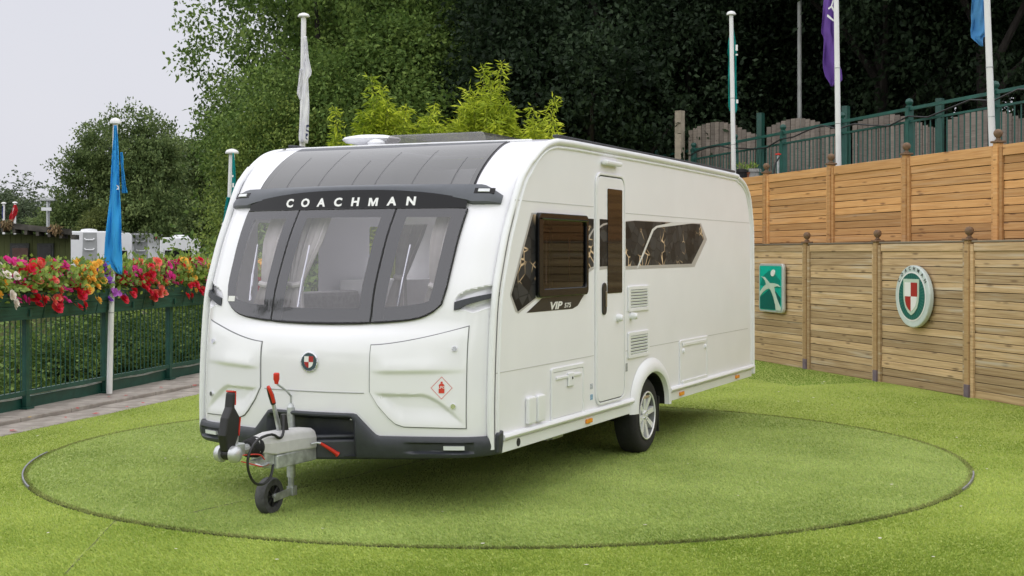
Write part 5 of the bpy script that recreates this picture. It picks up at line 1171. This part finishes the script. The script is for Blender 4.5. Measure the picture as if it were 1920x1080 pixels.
for k, u in enumerate(range(860, 2120, 105)):
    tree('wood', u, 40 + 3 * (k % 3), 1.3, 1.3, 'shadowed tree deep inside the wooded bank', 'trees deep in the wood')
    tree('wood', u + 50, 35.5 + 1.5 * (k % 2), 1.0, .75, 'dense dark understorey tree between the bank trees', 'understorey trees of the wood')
arche('shade_canopy', 'deep', seed=14, rx=3.9, rz=2.6, z0=5.2, nbl=16, ncl=520, lpc=50, ls=.16, spread=.5)  # tall crowns out of view, added to keep skylight off the wood
for u, d, wh in ((1330, 28, 'the sea green flag'), (1450, 27.5, 'the thin grey post'), (1580, 27, 'the purple flag'), (1700, 26, 'the railing cable'), (1830, 25, 'the sky blue flag'), (1980, 24.5, 'the last railing posts')):
    tree('shade_canopy', u, d + 8, 1.4, 1.2, 'tall added tree shading the wood, trunk behind ' + wh)
# trees across the yard, mirrored in the windscreen
for k, (x_, y_, nm, sx) in enumerate(((-24, -9, 'oak', 1.2), (-27, -2, 'holly', 1.5), (-25, 6, 'oak', 1.15), (-22, 13, 'lime', 1.4), (-15, 19, 'oak', 1.2), (-20, -17, 'holly', 1.5), (-12, -22, 'oak', 1.2), (-30, -14, 'oak', 1.5))):
    me, C, tk = ARCH[nm]; root = empty('tree', (x_, y_, -.1), 'broad green tree across the yard, facing the caravan front', 'tree', 'trees across the yard')
    for n_, m_, mm in (('trunk', tk, bark), ('crown', me, None)):
        o = link(n_, m_, mm, root); o.location = (x_, y_, -.1); o.rotation_euler = (0, 0, k * 1.3); o.scale = (sx, sx, sx * .9)
# left distance
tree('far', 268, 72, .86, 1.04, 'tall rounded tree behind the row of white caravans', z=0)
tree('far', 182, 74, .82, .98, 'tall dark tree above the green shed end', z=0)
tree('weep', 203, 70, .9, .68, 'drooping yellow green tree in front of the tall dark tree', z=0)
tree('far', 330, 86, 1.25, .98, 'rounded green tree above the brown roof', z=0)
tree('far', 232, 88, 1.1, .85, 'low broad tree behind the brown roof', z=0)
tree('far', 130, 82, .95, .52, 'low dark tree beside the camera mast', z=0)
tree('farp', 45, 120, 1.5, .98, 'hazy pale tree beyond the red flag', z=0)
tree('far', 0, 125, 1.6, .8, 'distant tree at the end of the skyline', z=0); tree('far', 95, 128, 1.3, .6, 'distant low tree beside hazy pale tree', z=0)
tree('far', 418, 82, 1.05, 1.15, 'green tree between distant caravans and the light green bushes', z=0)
# bank vegetation behind the flower railing
bl_ = [('bushm', 20, 17.2, 1.0, .78), ('bush', 110, 17.9, 1.0, .80), ('bushm', 165, 18.6, 1.1, .86), ('bush', 225, 18.6, 1.0, .82), ('bushb', 280, 19.6, 1.0, .80), ('bush', 335, 20.4, 1.1, .86), ('bushb', 395, 22.2, 1.15, 1.02), ('bush', 60, 21, 1.3, .95), ('bushm', 150, 22.5, 1.3, .95), ('bush', 250, 23, 1.4, 1.0), ('bushb', 345, 24, 1.3, 1.02), ('bushm', 430, 23, 1.4, 1.3), ('bush', -60, 18, 1.1, .85), ('bush', 300, 28, 1.5, .95), ('bushm', 400, 29, 1.5, 1.0), ('bush', 200, 29, 1.6, 1.1)]
names_b = dict(bush='dark green bush on the bank behind railing', bushm='mid green bush on the bank behind railing', bushb='light green bush on the bank behind railing')
for nm, u, d, sx, sz in bl_:
    x_, y_ = at(u, d); tree(nm, u, d, sx, sz * .9, names_b[nm] + {20: ', below the shed windows', -60: ', past the shed windows', 110: ', beside the shed corner', 60: ', under the shed wall', 225: ', by the blue flag pole', 165: ', left of the blue flag pole' if False else ', next to the blue flag pole foot', 280: ', between flag pole and caravan', 430: ', hidden by the caravan nose', 395: ', nearest the caravan nose', 400: ', far behind the caravan nose'}.get(u, ''), {'bush': 'dark bank bushes', 'bushm': 'mid green bank bushes', 'bushb': 'light bank bushes'}[nm], z=ground_h(x_, y_) - .1, name='bush', cat='bush')
# bamboo
def bamboo(u, d, vt, wd_, n, seed, label):
    g = np.random.default_rng(seed); x_, y_ = at(u, d); z0 = ground_h(x_, y_); H = (hz(vt, d) - z0) / .94
    root = empty('bamboo', (x_, y_, z0), label, 'bamboo'); cul = MB(); Q = []
    for k in range(n):
        a = g.uniform(0, 6.28); rr_ = wd_ * g.random() ** .5; top = H * (1 - .20 * (rr_ / wd_) ** 1.3) * g.uniform(.84, 1.0) if k else H
        bx, by = x_ + .3 * rr_ * math.cos(a), y_ + .3 * rr_ * math.sin(a); tx, ty = x_ + rr_ * math.cos(a), y_ + rr_ * math.sin(a)
        pts = [(bx + (tx - bx) * t ** 2.2, by + (ty - by) * t ** 2.2, z0 + top * (t - .06 * t ** 6)) for t in [i / 8 for i in range(9)]]
        cul.tube(pts, [.012 - .0012 * i for i in range(9)], 5)
        m_ = 340; t = g.uniform(.5, 1.0, m_); P = np.array(pts); ti = t * 8; i0 = np.minimum(ti.astype(int), 7); f = (ti - i0)[:, None]
        c = P[i0] * (1 - f) + P[i0 + 1] * f; dr = g.normal(0, 1, (m_, 3)); dr[:, 2] *= .3; dr /= np.linalg.norm(dr, axis=1)[:, None]
        c = c + dr * g.uniform(.0, .34, (m_, 1)) * (1.25 - t)[:, None]
        Q.append(leaf_quads(c, dr, .135, .2, g, .55, .5))
    cul.build('culms', mat('bamboo_culm', (.22, .24, .05), .5, .2, 5), root); quads('foliage', np.concatenate(Q), LM['bamboo'], root)
    return root
bamboo(650, 23.5, 205, .42, 30, 1, 'low yellow green bamboo plume beside the white flag')
bamboo(728, 23.8, 138, .62, 60, 2, 'broad yellow green bamboo clump above the roof aerial')
bamboo(815, 23.6, 190, .58, 46, 3, 'short yellow green bamboo clump between the two taller ones')
bamboo(910, 24.0, 112, .58, 64, 4, 'tallest pointed yellow green bamboo clump above the sunroof')
bamboo(990, 23.8, 180, .52, 46, 5, 'yellow green bamboo clump above the caravan front corner')
bamboo(1040, 23.6, 225, .40, 26, 6, 'lowest yellow green bamboo sprays by caravan roof rail')
bamboo(860, 24.6, 200, .6, 36, 7, 'yellow green bamboo filling in behind the taller clumps')

# ------------------------------------------------------------------ left distance: shed, caravan row, roof, poles
RTv = Vector((RT[0], RT[1], 0)); FWv = Vector((FW[0], FW[1], 0)); VRZ = math.atan2(RT[1], RT[0])
def loc(u, v, d): x_, y_ = at(u, d); return Vector((x_, y_, hz(v, d)))
shed_m = mat('mossy_green_cladding', (.075, .095, .028), .85, .35, 1.2, bump=.3, bscale=10, stretch=(1, 1, .3), col2=(.15, .17, .06))
sh = empty('shed', loc(40, 560, 40), 'mossy green timber shed with dark sagging roof edge', 'shed')
d_ = 40; zt_ = 2.25; zb_s = -1.3
for k in range(26):
    u = -130 + k * 10.3; c = loc(u, 477, d_); inst('plank', ibox(.152, .03, zt_ - zb_s), shed_m, sh, Vector((c.x, c.y, (zt_ + zb_s) / 2)) + FWv * (.008 * (k % 2)), VRZ)
c = loc(1, 477, d_ + 3.2); MB().box((c.x, c.y, .45), (4.0, 6, 3.4), Matrix.Rotation(VRZ + R(18), 3, 'Z')).build('wall', shed_m, sh)
rf_m = mat('weathered_felt_roof', (.055, .05, .042), .95, .4, 2.5, bump=.5, bscale=9, col2=(.13, .12, .10))
A1, B1 = loc(-150, 400, 39.2), loc(135, 430, 39.2); A2, B2 = loc(-150, 400, 46.2), loc(130, 430, 46.2)
A2.z = A1.z + .1; B2.z = B1.z + .1; dz_ = Vector((0, 0, -.16))
rf = MB().add([A1, B1, B2, A2, A1 + dz_, B1 + dz_, B2 + dz_, A2 + dz_], [(0, 1, 2, 3), (7, 6, 5, 4), (0, 4, 5, 1), (1, 5, 6, 2), (2, 6, 7, 3), (3, 7, 4, 0)]).build('roof', rf_m, sh)
g5 = np.random.default_rng(8); t5 = g5.random(260); t5 = np.where(t5 < .5, .55 + .08 * t5, .86 + .12 * (t5 - .5)); mo = np.array(A1)[None] + (np.array(B1) - np.array(A1))[None] * t5[:, None] + g5.normal(0, .05, (260, 3)); [quads('roof_moss', leaf_quads(mo[q_], np.tile([0, 0, -.6], (int(q_.sum()), 1)), .16, .3, g5, .4, .8), mat('dry_moss', (.22, .15, .07), .9, .3, 5, island=.4), rf) for q_ in (t5 < .7, t5 >= .7)]
for k in range(14):
    p = A1.lerp(B1, k / 13) + Vector((0, 0, -.22)) - FWv * .02; inst('rafter_end', ibox(.08, .5, .14), rf_m, rf, p + FWv * .3, VRZ)
for u0, u1, v0_, v1_ in ((23, 51, 460, 492), (74, 97, 460, 494)):
    p, q = loc(u0, v0_, 39.95), loc(u1, v1_, 39.95); c = (p + q) / 2; w__, h__ = (q - p).dot(RTv), p.z - q.z
    wn = inst('window', ibox(w__ + .12, .07, h__ + .12), mat('dark_frame', (.05, .055, .05), .7, .2, 8), sh, c, VRZ); inst('pane', ibox(w__, .02, h__), mat('dim_glass', (.015, .014, .013), .15), wn, c - FWv * .04, VRZ)
inst('hopper_frame', ibox(.45, .03, .34), mat('rusty_frame', (.10, .055, .04), .7, .2, 8), sh, loc(38, 476, 39.75), VRZ)
cvw = mat('distant_caravan_white', (.72, .73, .74), .4, .03, 3); cvg = mat('distant_caravan_grey', (.32, .33, .33), .5, .05, 3)
def far_caravan(u, d, zb, zt, wd_, grey, label, rz=0):
    c = loc(u, 477, d); c.z = zb; root = empty('distant_caravan', c, label, 'caravan'); M_ = Matrix.Rotation(VRZ + rz, 3, 'Z')
    P = lambda x_, y_, z: c + M_ @ Vector((x_, y_, z))
    o = MB().prism(rrect(-wd_ / 2, wd_ / 2, .5, zt - zb, .22, 6), lambda a, b: P(a, 0, b), lambda a, b: P(a, 5.6, b)).build('body', cvw, root, bevel=.06)
    if grey:
        g_ = MB().prism([(-.32, .6), (.42, .6), (.38, zt - zb - .06), (-.25, zt - zb - .06)], lambda a, b: P(a, -.03, b), lambda a, b: P(a, .05, b)).build('rear_panel', cvg, root, bevel=.02)
        for hz_ in (zt - zb - .42, zt - zb - .9): MB().tube([P(-.18, -.05, hz_ + .06), P(-.12, -.11, hz_), P(.2, -.11, hz_), P(.26, -.05, hz_ + .06)], .035, 8).build('grab_handle', cvw, g_, smooth=True)
        for sx_ in (-1, 1): inst('tail_marker', ibox(.07, .05, .12), red_pl, root, P(sx_ * (wd_ / 2 - .16), -.02, zt - zb - .22), VRZ + rz)
    else:
        inst('window', ibox(1.2, .05, .7), gloss_black, root, P(-.1, -.02, 1.5), VRZ + rz)
    MB().lathe([(.4, 0), (.38, .1), (.2, .14), (.001, .15)], P(0, 1, zt - zb - .01), 'Z', 16).build('roof_vent', cvw, root)
    MB().box(P(0, 2.8, .35), (1.9, 4.8, .5), M_).build('chassis', black_pl, root)
    for sx_ in (-1, 1): MB().lathe([(.3, -.1), (.33, -.06), (.33, .06), (.3, .1)], P(sx_ * (wd_ / 2 - .18), 3.0, .3), 'X', 16).build('wheel', rubber, root)
far_caravan(166, 66, 0, 2.78, 2.05, True, 'white caravan end with grey handle panel next to green shed', R(16))
far_caravan(219, 69, 0, 2.76, 1.5, False, 'white caravan end mostly behind the blue flag', R(16))
far_caravan(262, 70, 0, 2.74, 1.95, True, 'white caravan end with grey handle panel right of the blue flag', R(15))
far_caravan(296, 71, 0, 2.62, 1.3, True, 'narrow white caravan end with grey panel in middle of the row', R(15))
far_caravan(338, 64, 0, 2.45, 1.85, False, 'plain white caravan end with roof pod at end of the row', R(14))
tile_m = mat('brown_roof_sheet', (.13, .075, .045), .9, .25, 3, bump=.3, bscale=6, col2=(.22, .14, .09))
g0, g1, g2_ = loc(168, 446, 77), loc(243, 426, 77), loc(318, 448, 77); th = Vector((0, 0, -.18)); bk_ = FWv * 6
hr = empty('farm_building', loc(243, 480, 77), 'low building with shallow brown roof behind white caravans', 'building')
for nm_, a, b in (('roof_slope', g0, g1), ('roof_slope', g1, g2_)): MB().add([a, b, b + bk_, a + bk_, a + th, b + th, b + bk_ + th, a + bk_ + th], [(0, 1, 2, 3), (7, 6, 5, 4), (0, 4, 5, 1), (1, 5, 6, 2), (2, 6, 7, 3), (3, 7, 4, 0)]).build(nm_, tile_m, hr)
MB().prism([(0, 0), (1, 0), (1, .92), (.5, 1.0), (0, .92)], lambda a, b: g0.lerp(g2_, a * .94 + .03) + FWv * .3 - Vector((0, 0, (1 - b) * g0.z)) + Vector((0, 0, -.1 + .4 * (1 - abs(a - .5) * 2) * (b > .5))), lambda a, b: g0.lerp(g2_, a * .94 + .03) + FWv * 5.6 - Vector((0, 0, (1 - b) * g0.z)) + Vector((0, 0, -.1 + .4 * (1 - abs(a - .5) * 2) * (b > .5)))).build('wall', mat('brown_wall', (.18, .13, .09), .9, .2, 2), hr)
flagpole(28, 28, 381, 62, 0, .06, 'distant white flagpole with a red flag beyond green shed roof')
flag([([(384, 27, 32), (395, 23, 36), (402, 20, 33), (416, 18, 24)], -.1)], 62, cloth('red', (.55, .02, .03)), 'small red flag flying beyond the green shed roof', [([(26, 392), (28, 389), (29, 396), (27, 402), (25, 404)], wht, 'mark')])
flagpole(7, 7, 382, 62, 0, .06, 'distant white flagpole with folded blue flag beyond shed roof')
flag([([(386, 5, 7), (396, 4, 7), (410, 4.5, 6.5)], -.05)], 62, cloth('navy', (.05, .07, .3)), 'small folded blue flag beyond the green shed roof')
cp = loc(90, 430, 50); cm = empty('camera_mast', (cp.x, cp.y, 0), 'grey mast with security camera above the green shed roof', 'mast')
MB().tube([(cp.x, cp.y, 0), (cp.x, cp.y, hz(374, 50))], .06, 10).build('pole', galv, cm); q = loc(87, 392, 49.8); inst('camera_housing', ibox(.34, .12, .12), white_trim, cm, q, VRZ + .2); inst('lamp_head', ibox(.5, .2, .08), galv, cm, loc(89, 374, 49.9), VRZ)

# ------------------------------------------------------------------ fallen petals on turf and paving
rp_ = random.Random(4); pme = {}
for c in ('red', 'white', 'yellow'):
    v_ = [(.0, -.5, .01), (.5, -.25, .0), (.6, .25, .06), (.1, .5, .02), (-.5, .3, .08), (-.5, -.3, .0), (0, 0, .12)]; f_ = [(i, (i + 1) % 6, 6) for i in range(6)]
    pme[c] = raw([(a * .045, b * .035, z * .05) for a, b, z in v_], f_); pme[c].materials.append(petal[c])
def petal_at(u, v, c, z, lab, grp, sc_=1):
    d = FPX * (CZ - z) / (v - V0); x_, y_ = at(u, d); o = bpy.data.objects.new('fallen_petal', pme[c]); COL.objects.link(o); o.location = (x_, y_, z + .004); o.rotation_euler = (0, 0, rp_.uniform(0, 6)); o.scale = (sc_, sc_, sc_); o['label'] = lab; o['category'] = 'petal'; o['group'] = grp
for u, v, k in ((25, 808, 1.6), (145, 766, 1.3), (180, 776, 1.6), (302, 727, 1.2), (123, 783, .9), (236, 742, 1), (365, 723, 1.1), (268, 756, .9), (238, 763, .8), (205, 744, .9)): petal_at(u, v, 'red', .05 if v < 770 else .014, 'red petal fallen on the concrete paving below the flower railing', 'red petals on paving', k)
petal_at(55, 783, 'yellow', .05, 'yellow petal fallen on the concrete paving below flower railing', 'yellow petal on paving', 1)
for u, v in ((605, 992), (1421, 695), (1545, 716), (1542, 719), (1640, 733), (1497, 753), (1525, 746), (1646, 749), (1716, 756), (1681, 804), (1838, 836), (1794, 821), (1802, 950), (1672, 909), (70, 818), (152, 802), (237, 764), (310, 860), (352, 860), (370, 858), (1590, 745), (1610, 747), (1420, 905), (1384, 930), (830, 960), (1210, 985), (905, 1020), (1290, 870), (1750, 1045), (520, 1050), (330, 1030), (90, 1000), (1460, 735), (1400, 700), (1560, 760), (1730, 780), (1850, 880), (1650, 1010), (1100, 1060)): petal_at(u, v, 'white', .014, 'tiny white petal lying on the turf', 'white petals on turf', rp_.uniform(.3, .62))
